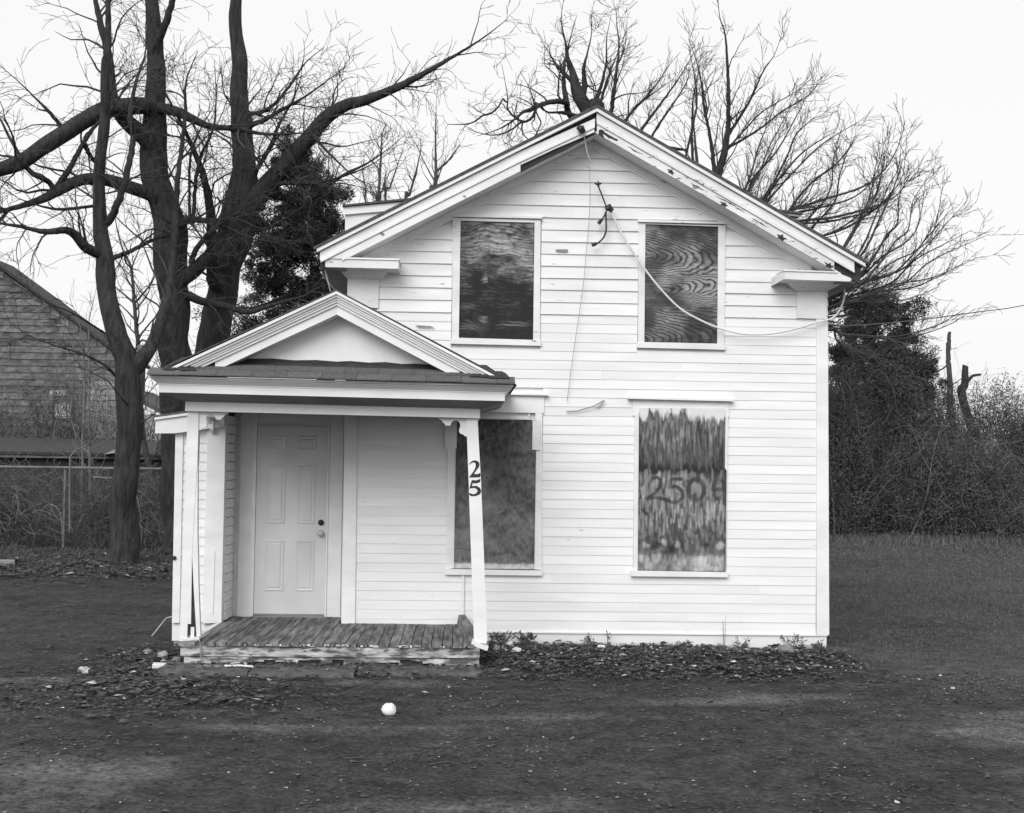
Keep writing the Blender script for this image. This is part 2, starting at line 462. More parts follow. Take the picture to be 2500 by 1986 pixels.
def ply_left(u, v):
    w = 0.06*(fbm(u, v, 2.0, 2.6, 5)-.5) + 0.022*(fbm(u, v, 5, 8, 8)-.5) + .008*(fbm(u, v, 20, 24, 9)-.5)
    for (cu, cv, s, k) in ((.33,.03,.10,.025),(.36,.24,.09,.03),(.66,.32,.08,.03),(.37,.47,.10,.04),(.33,.84,.12,-.05),(.66,.92,.14,-.03)):
        w = w + k*np.exp(-(((u-cu)*0.62)**2+(v-cv)**2)/(2*s*s*0.35))
    V = v+w
    g = fbm(u*.5, V, 4, 62, 31, 4); ph = V*38+2.2*fbm(u, v, 3, 9, 36); st = np.abs(ph-np.floor(ph)-.5)*2; g = .5*ss(.28, .72, g)+.5*ss(.1, .75, st)*(.3+1.2*fbm(u, v, 7, 12, 33))
    fine = vnoise(u, V, 14, 150, 40)
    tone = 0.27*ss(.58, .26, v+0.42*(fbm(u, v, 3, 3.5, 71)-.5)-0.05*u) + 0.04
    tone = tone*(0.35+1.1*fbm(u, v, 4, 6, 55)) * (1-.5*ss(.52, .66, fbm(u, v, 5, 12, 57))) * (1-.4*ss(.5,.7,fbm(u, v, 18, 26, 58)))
    for (cu, cv, su, sv, k) in ((.66,.32,.09,.035,.8),(.35,.03,.08,.022,.75),(.30,.46,.07,.05,.6),(.9,.08,.10,.06,.5),(.35,.26,.06,.03,.45),(.55,.30,.2,.015,.4)):
        tone = tone*(1-k*np.exp(-((u-cu)/su)**2-((v-cv)/sv)**2))
    tone = tone + 0.22*np.exp(-((u-.36)/.05)**2-((v-.50)/.04)**2)*ss(.45,.6,fbm(u, v, 12, 12, 77))
    tone = tone + 0.17*np.exp(-((u-.34)/.05)**2-((v-.83)/.03)**2)*(g>.4) + 0.12*np.exp(-((u-.72)/.18)**2-((v-.86)/.03)**2)*g + .12*np.exp(-((u-.15)/.14)**2-((v-.90)/.04)**2)*g + .10*np.exp(-((u-.12)/.1)**2-((v-.72)/.02)**2) + .06*np.exp(-((u-.6)/.3)**2-((v-.70)/.02)**2)*g
    edge = 1-0.75*ss(.95, 1, u)*ss(.3,.6,fbm(u, v, 2, 16, 3))
    return np.clip(tone*(0.34+.95*g)*(0.55+0.9*fine)*edge, 0.024, 0.6)
def ply_right(u, v):
    # nested cathedral arches in stacked groups, warped like rotary-cut veneer
    w = 0.16*(fbm(u, v, 1.8, 2.6, 15)-.5)+0.06*(fbm(u, v, 5, 9, 25)-.5)+.02*(fbm(u, v, 14, 26, 28)-.5)
    d1 = np.sqrt(((v-.25-0.06*u+w*.35)/.17)**2 + ((u+.10+w)/1.0)**2)
    d2 = np.sqrt(((v-.58+0.09*u-w*.3)/.13)**2 + ((u-.02-w)/1.15)**2)
    d3 = np.sqrt(((v-.97+w*.3)/.20)**2 + ((u+.12)/1.05)**2)
    d = np.minimum(np.minimum(d1, d2+.10), d3+.05)
    ph = d*9.5 + 1.7*fbm(u, v, 3, 6, 91) + .9*fbm(u, v, 10, 30, 93)
    s_ = ph-np.floor(ph)
    g = ss(0, .45, s_)*ss(1.0, .72, s_)
    fine = vnoise(u, v+w*.2, 8, 170, 44); rough_ = fbm(u, v, 6, 60, 47)
    amp = ss(.36, .72, fbm(u, v, 2.6, 5, 61))
    tone_mul = 1-0.85*np.exp(-((u-.85)/.35)**2-((v-.03)/.07)**2) - 0.45*ss(.5, 1.0, v) - 0.5*ss(.97, 1, u)  # grain darker at top right, down the lower half and at right edge
    return np.clip((0.032+0.27*g*(.18+.9*amp)*np.clip(tone_mul, .12, 1))*(0.6+0.5*fine+.35*rough_), 0.024, 0.5)
def ply_mottled(u, v):
    a = fbm(u, v, 4, 7, 101); b = fbm(u, v, 14, 24, 111); c = vnoise(u, v, 62, 63, 131); e = fbm(u, v, 30, 40, 141, 3)
    t = 0.13+0.15*(a-.5)+0.10*(b-.5)+.10*(e-.5)+.05*(c-.5) - 0.05*ss(.28, .05, v)*(.4+a)
    t = t*(1-0.5*np.exp(-((v-.235-.02*(a-.5))/.022)**2)*ss(.35,.6,b))
    for cv, k, s_ in ((.56,.35,.5),(.66,.4,-.35),(.90,.35,.25)):       # tide marks of old damp
        d = v-cv-s_*.22*(u-.5)-.16*(fbm(u, v, 3, 4, 151)-.5)
        t = t*(1+k*.5*ss(.0,.05,d)*ss(.16,.05,d))*(1-k*ss(.012,.0,np.abs(d))*ss(.42,.6,b))
    t = np.where(c > .90, t*.5, t); t = np.where(c < .04, t*1.7, t)
    t = t + 0.42*ss(.955+.03*(b-.5), .98, v)*(.4+e)
    return np.clip(t, 0.03, 0.6)
def smear(u, v):
    rs = np.random.RandomState(17)
    a = fbm(u, v, 22, 14, 201); bl = fbm(u, v, 5, 7, 221); sp = fbm(u, v, 60, 40, 231, 3)
    t = 0.075+0.09*(a-.5)+0.10*(bl-.5)+.06*(sp-.5)
    t = t*(1-.7*np.exp(-((v-.375)/.04)**2)) + .07*ss(.78, .95, v)
    def stroke(n, v0, v1, lmin, lmax, wmin, wmax, tmin, tmax, al):
        nonlocal t
        nv, nu = t.shape
        for _ in range(n):
            cu = rs.rand(); cv = v0+(v1-v0)*rs.rand(); L_ = rs.uniform(lmin, lmax); w = rs.uniform(wmin, wmax); tn = rs.uniform(tmin, tmax); sl = rs.uniform(-.08,.08)
            j0 = max(0, int((cv-L_)*nv)); j1 = min(nv, int((cv+L_)*nv)+1); i0 = max(0, int((cu-.05)*nu)); i1 = min(nu, int((cu+.05)*nu)+1)
            if j1 <= j0 or i1 <= i0: continue
            uu = u[j0:j1, i0:i1]; vv = v[j0:j1, i0:i1]
            k = ss(w*1.3, w*.6, np.abs(uu-cu-sl*(vv-cv)))*ss(L_, L_*.6, np.abs(vv-cv))*al*(.35+.9*sp[j0:j1, i0:i1])
            t[j0:j1, i0:i1] = t[j0:j1, i0:i1]*(1-k)+tn*k
    stroke(260, .05, .24, .02, .07, .004, .011, .16, .34, .8)
    stroke(150, .08, .33, .02, .08, .004, .010, .03, .07, .9)
    stroke(90, .24, .36, .02, .05, .004, .010, .12, .2, .6)
    stroke(200, .405, .56, .02, .05, .006, .016, .20, .36, .8)
    stroke(190, .58, .74, .02, .06, .005, .013, .26, .55, .85)
    stroke(120, .58, .80, .02, .06, .004, .010, .04, .09, .85)
    stroke(170, .74, .93, .01, .035, .006, .02, .14, .3, .6)
    stroke(220, .91, 1.0, .01, .03, .008, .02, .3, .5, .6)
    top = ss(.070, .025, v+0.13*(fbm(u, v, 6, 2, 233)-.5)+.10*(fbm(u, v, 24, 5, 237)-.5)+.05*(sp-.5)); br = sp
    for (cu, cv, su, sv, k) in ((.20,.835,.06,.03,.8),(.52,.84,.03,.02,.7),(.40,.865,.06,.028,.8),(.80,.84,.07,.014,.6),(.30,.885,.10,.014,.55),(.03,.97,.03,.02,.7),(1.,.6,.03,.5,.55),(0,.5,.02,.6,.4)):
        t = t*(1-k*np.exp(-((u-cu)/su)**2-((v-cv)/sv)**2)*(.5+bl))
    for (cu, cv, s_) in ((.10,.845,1),(.30,.82,1),(.47,.835,1.1),(.94,.845,1),(.15,.972,1),(.27,.985,.7)):
        k = ss(.05*s_, .02*s_, np.hypot((u-cu)*1.1, (v-cv)*2.2)+.10*(fbm(u, v, 30, 40, 261)-.5))*(.4+sp); t = t*(1-k)+k*.38
    t = t+.12*ss(.905,.908,v)*ss(.62,.63,u)*ss(.99,.97,u)*sp*1.5
    def soft(q, n):
        for _ in range(n):
            q = (np.roll(q, 1, 0)+np.roll(q, -1, 0)+np.roll(q, 1, 1)+np.roll(q, -1, 1)+2*q)/6
        return q
    t = .8*soft(t, 1)+.2*soft(t, 10)+.06*(sp-.5)*ss(.05, .2, t)
    t = t*(.45+1.05*fbm(u, v, 8, 5, 271))
    # the sprayed house number
    asp = 945/495
    S = lambda L_: [((x-142)/495, (y-135)/945) for x, y in L_]
    two = S([(207,572),(222,545),(250,538),(270,552),(268,590),(238,632),(198,660),(245,656),(300,668)])
    five = S([(388,548),(330,546),(322,592),(362,590),(396,618),(398,655),(370,682),(335,682),(300,668)])
    zero = S([(475+46*math.cos(a), 610+62*math.sin(a)) for a in [i*math.pi/10 for i in range(21)]])
    four = S([(588,520),(572,606),(636,606)]); four2 = S([(628,520),(630,690)])
    wob = .012*(fbm(u, v, 8, 12, 301)-.5)
    for st, wd in ((two, .019), (five, .019), (zero, .024), (four, .024), (four2, .022)):
        d = seg_d(u, v, st, asp)+wob
        k = ss(wd*1.7, wd*.4, d)*(.6+.4*ss(.3,.6,fbm(u, v, 9, 9, 307)))*.93
        t = t*(1-k)+0.045*k
    t = np.where(top > 0, t*(1-top)+top*(.62+.1*br), t)
    return np.clip(t, 0.028, 0.75)

def upper_window(fr, bd, capx, fn, mat):
    (tlx, tlz), (trx, trz), (blx, blz), (brx, brz) = fr
    (a, az), (b, bz), (c, cz), (d, dz) = bd
    w = B()
    w.prism([(tlx,tlz-.02),(a,az),(c,cz),(blx,blz+.05)], -0.034, 0.01)
    o = w.build('window_casing', mat, house)
    quad('casing_board', [(b,bz),(trx,trz-.02),(brx,brz+.05),(d,dz)], -0.034, 0.01, mat, o)
    quad('casing_board', [(tlx,tlz-.02),(trx,trz-.02),(b,bz),(a,az)], -0.0345, 0.01, mat, o)
    quad('head_cap', [(capx[0],tlz-.014),(capx[1],trz-.012),(capx[1],trz+.010),(capx[0],tlz+.010)], -0.062, 0.01, mat, o)
    quad('sill_board', [(blx-.012,blz),(brx+.012,brz),(brx+.012,brz+.05),(d,dz),(c,cz),(blx-.012,blz+.05)], -0.045, 0.01, mat, o)
    sheet('plywood_sheet', ((a-.01,az+.01),(b+.01,bz+.01),(c-.01,cz-.01),(d+.01,dz-.01)), -0.012, 150, 236, fn, o)
    return o
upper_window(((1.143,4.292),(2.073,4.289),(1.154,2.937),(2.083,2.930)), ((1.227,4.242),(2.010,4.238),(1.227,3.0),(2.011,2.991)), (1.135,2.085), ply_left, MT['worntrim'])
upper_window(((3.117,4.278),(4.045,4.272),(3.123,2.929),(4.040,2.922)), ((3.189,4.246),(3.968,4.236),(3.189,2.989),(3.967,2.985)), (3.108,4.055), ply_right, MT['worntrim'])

# lower right window: painted board with the sprayed number
o = quad('window_casing', [(3.095,2.21),(3.140,2.29),(3.143,0.585),(3.097,0.575)], -0.034, 0.01, MT['trim'])
quad('casing_board', [(4.060,2.29),(4.088,2.21),(4.076,0.575),(4.055,0.585)], -0.034, 0.01, MT['trim'], o)
quad('head_board', [(3.073,2.208),(4.100,2.212),(4.098,2.384),(3.073,2.384)], -0.0285, 0.01, MT['trim'], o)
quad('head_cap', [(3.018,2.384),(4.138,2.374),(4.138,2.396),(3.018,2.406)], -0.085, 0.01, MT['trim'], o)
quad('sill_board', [(3.070,0.523),(4.092,0.523),(4.092,0.576),(3.070,0.582)], -0.062, 0.01, MT['trim'], o)
sheet('smeared_board', ((3.140,2.290),(4.044,2.297),(3.143,0.584),(4.040,0.584)), -0.046, 150, 286, smear, o, edge=lambda v: 0.03*np.clip((v-.36)/.02, 0, 1))
# lower left window behind the porch post
o = quad('window_casing', [(1.130,2.221),(1.218,2.221),(1.214,0.585),(1.133,0.575)], -0.034, 0.01, MT['trim'])
quad('casing_board', [(2.045,2.221),(2.118,2.221),(2.132,0.575),(2.045,0.585)], -0.034, 0.01, MT['trim'], o)
quad('head_board', [(1.120,2.222),(2.138,2.222),(2.132,2.408),(1.120,2.408)], -0.0335, 0.01, MT['trim'], o)
quad('head_cap', [(1.080,2.408),(2.178,2.404),(2.178,2.420),(1.080,2.424)], -0.075, 0.01, MT['worntrim'], o)
quad('sash_rail', [(1.218,2.150),(1.985,2.150),(1.985,2.185),(1.218,2.185)], -0.012, 0.01, MT['trim'], o)
quad('sash_stile', [(1.965,2.186),(1.990,2.186),(1.990,2.222),(1.965,2.222)], -0.014, 0.01, MT['trim'], o)
quad('sill_board', [(1.122,0.519),(2.135,0.519),(2.135,0.571),(1.122,0.578)], -0.058, 0.01, MT['trim'], o)
sheet('composition_board', ((1.216,2.146),(2.058,2.146),(1.212,0.585),(2.054,0.585)), -0.042, 120, 220, ply_mottled, o)
quad('nailed_block', [(1.100,1.835),(1.222,1.835),(1.222,2.12),(1.100,2.12)], -0.052, -0.043, MT['trim'], o)
quad('nailed_block', [(2.016,1.835),(2.100,1.830),(2.096,2.138),(2.016,2.144)], -0.052, -0.043, MT['worntrim'], o)

# main roof: slabs, rake trim, soffit, returns
OV = -0.40
def slab(x0, z0, x1, z1, t=0.035): return [(x0,z0),(x1,z1),(x1,z1-t),(x0,z0-t)]
rf = B().prism([(EL-.03,ELZ+.012),(AX,AZ+.028),(ER+.03,ERZ+.012),(ER+.03,ERZ-.02),(AX,AZ-.004),(EL-.03,ELZ-.02)], OV-.015, D_+.4).build('roof', MT['roof'], house)
def rake(name, side, d0, d1, y0, y1, mat, xa=None, xb=None, parent=None):
    """a board along the rake, d0..d1 below the roof line"""
    if side < 0: A, Bx = (EL if xa is None else xa), (AX if xb is None else xb)
    else: A, Bx = (AX if xa is None else xa), (ER if xb is None else xb)
    z = lambda x: roofz(x)
    return quad(name, [(A,z(A)-d1),(Bx,z(Bx)-d1),(Bx,z(Bx)-d0),(A,z(A)-d0)], y0, y1, mat, parent)
for s in (-1, 1):
    tm = MT['worntrim'] if s < 0 else MT['oldtrim']
    rake('rake_moulding', s, 0.006, 0.042, OV-.005, OV+.05, MT['trim'], parent=rf)
    if s < 0:
        quad('rake_board', [(EL+.03,roofz(EL+.03)-.135),(1.80,roofz(1.80)-.135),(2.605,roofz(2.605)-.172),(2.605,roofz(2.605)-.100),(1.80,roofz(1.80)-.05),(EL+.03,roofz(EL+.03)-.05)], OV+.03, OV+.06, MT['worntrim'], rf)
        quad('rake_bead', [(EL+.04,roofz(EL+.04)-.163),(1.80,roofz(1.80)-.163),(2.603,roofz(2.603)-.198),(2.603,roofz(2.603)-.174),(1.80,roofz(1.80)-.137),(EL+.04,roofz(EL+.04)-.137)], OV+.018, OV+.058, MT['trim'], rf)
        rake('rake_fascia', s, 0.166, 0.258, OV+.035, OV+.06, MT['trim'], 0.02, 1.838, rf)
        quad('rake_fascia', [(1.840,roofz(1.84)-.196),(2.2,roofz(2.2)-.208),(2.6,roofz(2.6)-.240),(2.6,roofz(2.6)-.200),(1.84,roofz(1.84)-.166)], OV+.035, OV+.06, MT['worntrim'], rf)
        quad('rake_cavity_shadow', [(1.842,roofz(1.842)-.272),(2.1,roofz(2.1)-.268),(2.3,roofz(2.3)-.276),(2.612,roofz(2.612)-.262),(2.612,roofz(2.612)-.08),(1.842,roofz(1.842)-.12)], OV+.0605, OV+.064, MT['rawwood'], rf)  # dark sheet painted for the shadowed cavity under the torn fascia
        quad('rake_fascia', [(EL+.045,roofz(EL+.045)-.166),(0.018,roofz(.018)-.166),(0.018,roofz(.018)-.24),(-0.02,3.777),(-0.17,3.777)], OV+.035, OV+.06, MT['trim'], rf)
    else:
        rake('rake_board', s, 0.05, 0.132, OV+.03, OV+.06, MT['worntrim'], 2.622, 5.33, rf)
        rake('rake_bead', s, 0.134, 0.163, OV+.018, OV+.058, MT['oldtrim'], 2.624, 5.33, rf)
        rake('rake_fascia', s, 0.166, 0.258, OV+.035, OV+.06, MT['oldtrim'], 2.628, 5.12, rf)
    # dark framing behind the boards
    rake('rake_backing', s, 0.03, 0.235, OV+.065, OV+.09, MT['rawwood'], parent=rf, xa=(EL+.03 if s < 0 else None), xb=(None if s < 0 else ER-.03))
    rake('rake_soffit', s, 0.236, 0.250, OV+.064, 0.012, MT['trim'], parent=rf, xa=(0.0 if s < 0 else AX+.001), xb=(AX if s < 0 else 5.2))
    rake('rake_frieze', s, 0.252, 0.322, -0.046, 0.011, MT['worntrim'], parent=rf, xa=(0.2 if s < 0 else AX+.001), xb=(AX if s < 0 else 4.97))
    rake('frieze_bead', s, 0.300, 0.345, -0.0305, 0.011, MT['trim'], parent=rf, xa=(0.3 if s < 0 else AX+.001), xb=(AX if s < 0 else 4.9))
# boxed eaves along the sides
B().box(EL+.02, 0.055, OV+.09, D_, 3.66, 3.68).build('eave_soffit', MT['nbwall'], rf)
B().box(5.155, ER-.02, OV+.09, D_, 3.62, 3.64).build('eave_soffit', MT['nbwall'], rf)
B().box(EL+.0, EL+.02, 0.0, D_, 3.66, 3.84).build('eave_fascia', MT['worntrim'], rf)
B().box(ER-.02, ER, 0.0, D_, 3.62, 3.80).build('eave_fascia', MT['rawwood'], rf)
# cornice returns
ret = quad('cornice_return', [(-0.150,3.676),(0.598,3.672),(0.598,3.758),(-0.160,3.762)], OV+.05, 0.01, MT['worntrim'])
quad('return_cap', [(-0.172,3.763),(0.606,3.759),(0.606,3.776),(-0.172,3.780)], OV+.036, 0.0, MT['trim'], ret)
B().hexa([(0.05,-0.05,3.60),(0.39,-0.05,3.60),(0.39,0.01,3.60),(0.05,0.01,3.60),(-0.02,-0.20,3.673),(0.47,-0.20,3.671),(0.47,0.01,3.671),(-0.02,0.01,3.673)]).build('bed_moulding', MT['worntrim'], ret)
ret = B().prism([(4.600,3.642),(5.285,3.630),(5.310,3.645),(5.295,3.668),(5.17,3.716),(4.600,3.724)], OV+.05, 0.01).build('cornice_return', MT['worntrim'], house)
B().hexa([(4.540,-0.20,3.607),(4.599,OV+.052,3.645),(4.599,0.01,3.645),(4.540,0.01,3.61),(4.540,-0.20,3.695),(4.599,OV+.052,3.722),(4.599,0.01,3.722),(4.540,0.01,3.70)]).build('return_end', MT['worntrim'], ret)
quad('return_cap', [(4.590,3.725),(5.160,3.717),(5.160,3.731),(4.590,3.741)], OV+.036, 0.0, MT['worntrim'], ret)
B().hexa([(4.80,-0.05,3.56),(5.132,-0.05,3.56),(5.132,0.01,3.56),(4.80,0.01,3.56),(4.70,-0.22,3.641),(5.26,-0.22,3.629),(5.26,0.01,3.629),(4.70,0.01,3.641)]).build('bed_moulding', MT['worntrim'], ret)
# loose strip hanging from the left eave
B().tube([(-0.212,-0.30,3.82),(-0.165,-0.28,3.66),(-0.105,-0.24,3.44)], [0.008,0.008,0.007], 4).build('loose_strip', MT['nblight'], rf)

# shed dormers on both slopes
dm = quad('dormer', [(-0.05,3.92),(-0.05,4.45),(0.9,4.56),(0.9,4.3)], 0.62, 5.2, MT['worntrim'])
quad('dormer_roof', [(-0.078,4.482),(1.55,4.67),(1.55,4.70),(-0.078,4.500)], 0.55, 5.3, MT['roof'], dm)
quad('dormer_fascia', [(-0.076,4.395),(1.0,4.51),(1.0,4.60),(-0.076,4.478)], 0.585, 0.619, MT['trim'], dm)
dm = quad('dormer', [(4.985,4.0),(4.985,4.47),(4.3,4.54),(4.3,4.3)], 0.62, 5.2, MT['nbwall'])
quad('dormer_roof', [(5.03,4.500),(3.9,4.62),(3.9,4.65),(5.03,4.520)], 0.55, 5.3, MT['roof'], dm)
quad('dormer_fascia', [(5.022,4.478),(4.2,4.566),(4.2,4.590),(5.022,4.499)], 0.585, 0.619, MT['trim'], dm)

# ------------------------------------------------------------------ left wing beside the porch, and the door alcove
wg = quad('wing_wall', [(-1.70,-0.2),(-1.19,-0.2),(-1.19,2.10),(-1.70,2.04)], 0.012, 0.10, MT['trim'])
z = 0.0
while z < 1.98:
    B().hexa([(-1.625,-.0155,z),(-1.37,-.0155,z),(-1.37,.011,z),(-1.625,.011,z),(-1.625,-.004,z+.115),(-1.37,-.004,z+.115),(-1.37,.011,z+.115),(-1.625,.011,z+.115)]).build('clapboard', MT['siding'], wg)
    z += 0.0976
quad('corner_board', [(-1.694,-0.012),(-1.618,-0.008),(-1.626,1.98),(-1.706,1.97)], -0.03, 0.012, MT['trim'], wg)
quad('pilaster', [(-1.379,-0.012),(-1.185,-0.003),(-1.186,2.16),(-1.372,2.16)], -0.045, 0.10, MT['trim'], wg)
quad('pilaster_strip', [(-1.286,0.09),(-1.268,0.09),(-1.266,0.74),(-1.282,0.74)], -0.054, -0.046, MT['trim'], wg)
quad('rake_board', [(-1.900,1.948),(-1.70,1.951),(-1.19,2.03),(-1.19,2.195),(-1.895,2.085)], -0.10, 0.012, MT['trim'], wg)
quad('rake_cap', [(-1.905,2.086),(-1.19,2.196),(-1.19,2.222),(-1.905,2.110)], -0.125, 0.012, MT['trim'], wg)
B().prism([(-1.905,2.112),(-1.19,2.224),(0.05,2.42),(0.05,2.45),(-1.19,2.254),(-1.905,2.142)], 0.0, 5.0).build('wing_roof', MT['roof'], house)
lapped(-1.70, 0, 0.1, 5.0, -0.1, 2.0, 0.0976, 'x-').build('side_wall', MT['siding'], house)
B().box(-1.68, -1.2, 0.02, 5.0, -0.6, -0.15).build('foundation', MT['found'], house)
# alcove side and back walls
al = B().box(-1.30, -1.192, 0.10, 0.52, -0.1, 2.16).build('alcove_wall', MT['rawwood'], house)
z = 0.0
while z < 2.1:
    B().hexa([(-1.191,.10,z+.008),(-1.166,.10,z+.008),(-1.166,.49,z+.008+U(-.002,.002)),(-1.191,.49,z+.008),(-1.191,.10,z+.0976),(-1.172,.10,z+.0966),(-1.172,.49,z+.0966),(-1.191,.49,z+.0976)]).build('clapboard', MT['siding'], al)
    z += 0.0976
B().box(-1.19, 0.06, 0.52, 0.60, -0.1, 2.2).build('alcove_wall', MT['trim'], house)
B().box(0.045, 0.0595, 0.03, 0.52, -0.1, 2.2).build('alcove_wall', MT['siding'], house)
# the front door: slab, six sunk panels, casings, sill, deadbolt and knob
dr = B()
DX0, DX1, DZ0, DZ1 = -0.940, -0.182, 0.030, 2.055
pan = [(-0.830,-0.622,1.79,1.955),(-0.503,-0.300,1.79,1.955),(-0.832,-0.622,0.998,1.628),(-0.503,-0.300,0.998,1.628),(-0.838,-0.622,0.270,0.826),(-0.503,-0.296,0.270,0.826)]
dr.box(DX0, DX1, 0.492, 0.53, DZ0, DZ1)
door = dr.build('front_door', MT['door'], house)
def ring(x0, x1, z0, z1, w, ya, yb):
    b = B(); P = [(x0,z0),(x1,z0),(x1,z1),(x0,z1)]; Q = [(x0+w,z0+w),(x1-w,z0+w),(x1-w,z1-w),(x0+w,z1-w)]
    for i in range(4):
        j = (i+1) % 4
        b.v += [(P[i][0],ya,P[i][1]),(P[j][0],ya,P[j][1]),(Q[j][0],yb,Q[j][1]),(Q[i][0],yb,Q[i][1])]
        n = len(b.v); b.f.append((n-4,n-3,n-2,n-1))
    return b
for (a, b_, c, d) in pan:
    p = ring(a, b_, c, d, 0.014, 0.4915, 0.484)
    w = 0.014; P2 = (a+w, b_-w, c+w, d-w)
    q2 = ring(P2[0], P2[1], P2[2], P2[3], 0.022, 0.484, 0.4905)
    n = len(p.v); p.v += q2.v; p.f += [tuple(i+n for i in f) for f in q2.f]
    e = 0.036; q3 = ring(a+e, b_-e, c+e, d-e, 0.012, 0.4905, 0.4835)
    n = len(p.v); p.v += q3.v; p.f += [tuple(i+n for i in f) for f in q3.f]
    e = 0.048; n = len(p.v); p.v += [(a+e,.4835,c+e),(b_-e,.4835,c+e),(b_-e,.4835,d-e),(a+e,.4835,d-e)]; p.f.append((n,n+1,n+2,n+3))
    p.build('door_panel', MT['door'], door)
def lathe_y(cx, cz, prof, sides=20):     # prof: [(y, r)]
    b = B(); k = len(prof)
    for y, r in prof: b.v += [(cx+r*math.cos(2*math.pi*i/sides), y, cz+r*math.sin(2*math.pi*i/sides)) for i in range(sides)]
    for j in range(k-1):
        for i in range(sides): b.f.append((j*sides+i, j*sides+(i+1) % sides, (j+1)*sides+(i+1) % sides, (j+1)*sides+i))
    b.f.append(tuple(range(sides))); b.f.append(tuple((k-1)*sides+i for i in range(sides)))
    return b
lathe_y(-0.235, 1.017, [(0.492,.032),(0.474,.031),(0.468,.026)]).build('deadbolt', MT['iron'], door, True)
lathe_y(-0.237, 0.902, [(0.492,.036),(0.482,.036),(0.478,.014),(0.462,.014),(0.452,.028),(0.438,.033),(0.424,.030),(0.416,.018),(0.414,.004)]).build('door_knob', MT['brass'], door, True)
B().box(-1.117, -0.985, 0.488, 0.521, -0.02, 2.2).build('door_casing', MT['trim'], door)
B().box(-0.984, -0.943, 0.476, 0.521, 0.0, 2.2).build('door_jamb', MT['trim'], door)
B().box(-0.179, -0.160, 0.474, 0.521, 0.0, 2.2).build('door_jamb', MT['trim'], door)
B().box(-0.159, -0.013, 0.488, 0.521, -0.015, 2.2).build('door_casing', MT['trim'], door)
B().box(-0.942, -0.18, 0.43, 0.521, -0.012, 0.014).build('door_sill', MT['nbwall'], door)

# ------------------------------------------------------------------ porch
def ps(x): return -0.0098*(x-0.1)        # the porch sags to the right
# deck
pd = B().box(-1.15, 1.38, -1.40, 0.50, -0.20, -0.032).build('porch_deck', MT['rawwood'], house)
x = -1.165; i = 0
while x < 1.40:
    w = U(0.092, 0.108); dz = U(-.004, .004); fe = -1.50+U(-.02, .03); back = 0.47 if x+w < 0.03 else -0.018
    if x < 0.03 < x+w: back = -0.04
    lift = 0.006*sm(0.5, 1.3, x)*(1 if i % 2 else -1)
    x0, x1 = x+.003+U(0,.002), x+w-.003
    if x1 > 1.43: x1 = 1.43
    B().hexa([(x0,fe,-.030),(x1,fe+U(-.006,.006),-.030),(x1,back,-.030),(x0,back,-.030),(x0,fe,dz+lift),(x1,fe,dz+U(-.002,.002)),(x1,back,dz),(x0,back,dz)]).build('deck_board', MT['deck'], pd)
    x += w; i += 1
# chipped paint left on the board ends
for k in range(34):
    x = U(-1.15, 1.36); w = U(0.012, 0.06)
    B().box(x, x+w, -1.525, -1.519, -.022+U(-.004,.006), -.006+U(-.006,.002)).build('paint_chip', MT['worntrim'] if k % 3 else MT['nblight'], pd)
B().hexa([(1.375,-1.30,.002),(1.455,-1.30,.002),(1.30,-.03,.002),(1.255,-.03,.002),(1.385,-1.30,.09),(1.463,-1.30,.085),(1.335,-.03,.105),(1.27,-.03,.10)]).build('edge_plank', MT['deck'], pd)
B().hexa([(-1.30,-1.30,-.01),(-1.19,-1.30,-.01),(-1.17,-.06,-.01),(-1.20,-.06,-.01),(-1.30,-1.30,.012),(-1.19,-1.30,.012),(-1.17,-.06,.012),(-1.20,-.06,.012)]).build('edge_plank', MT['worntrim'], pd)
B().box(-1.29, 1.475, -1.478, -1.41, -0.126, -0.034).build('sill_timber', MT['sill'], pd)
bt = B(); n = 26; rq_ = random.Random(3)
for i in range(n):                       # lower timber, rotted along its bottom edge
    xa, xb = -1.26+2.732*i/n, -1.26+2.732*(i+1)/n; za = -.196+(.05*rq_.random()**2 if 3 < i < 22 else 0)
    bt.box(xa, xb, -1.458-rq_.uniform(0,.008), -1.41, za, -0.128-rq_.uniform(0,.006))
bt.build('sill_timber', MT['sill'], pd)
B().box(-1.25, 1.46, -1.44, -1.405, -.24, -.12).build('sill_backing', MT['rawwood'], pd)
# posts
pl = B().prism([(-1.314,0.03),(-1.245,0.03),(-1.243,0.16),(-1.212,0.16),(-1.218,0.80),(-1.188,1.70),(-1.187,2.136),(-1.289,2.136)], -1.42, -1.33).build('porch_post', MT['trim'], house)
B().prism([(-1.158,0.045),(-1.122,0.045),(-1.146,0.42),(-1.172,1.0),(-1.1865,1.68),(-1.2165,0.80),(-1.192,0.45)], -1.418, -1.36).build('split_strip', MT['trim'], pl)
B().prism([(-1.24,.05),(-1.14,.05),(-1.19,.85),(-1.235,.85)], -1.405, -1.395).build('post_hollow_shadow', MT['rawwood'], pl)  # dark sheet stands in for the shadow inside the hollow post
B().box(-1.214, -1.182, -1.412, -1.36, 0.03, 0.13).build('post_block', MT['worntrim'], pl)
B().prism([(-1.312,0.0),(-1.13,0.02),(-1.13,0.042),(-1.312,0.028)], -1.43, -1.32).build('post_foot', MT['worntrim'], pl)
pr_ = B().prism([(1.421,0.02),(1.530,0.0),(1.545,0.03),(1.466,1.503),(1.438,1.888),(1.424,2.112),(1.322,2.112),(1.326,1.941),(1.349,1.502)], -1.42, -1.32).build('porch_post', MT['trim'], house)
B().prism([(1.395,-0.012),(1.545,-0.062),(1.558,-0.028),(1.50,-0.002),(1.42,0.035),(1.405,0.028)], -1.445, -1.30).build('post_foot', MT['trim'], pr_)
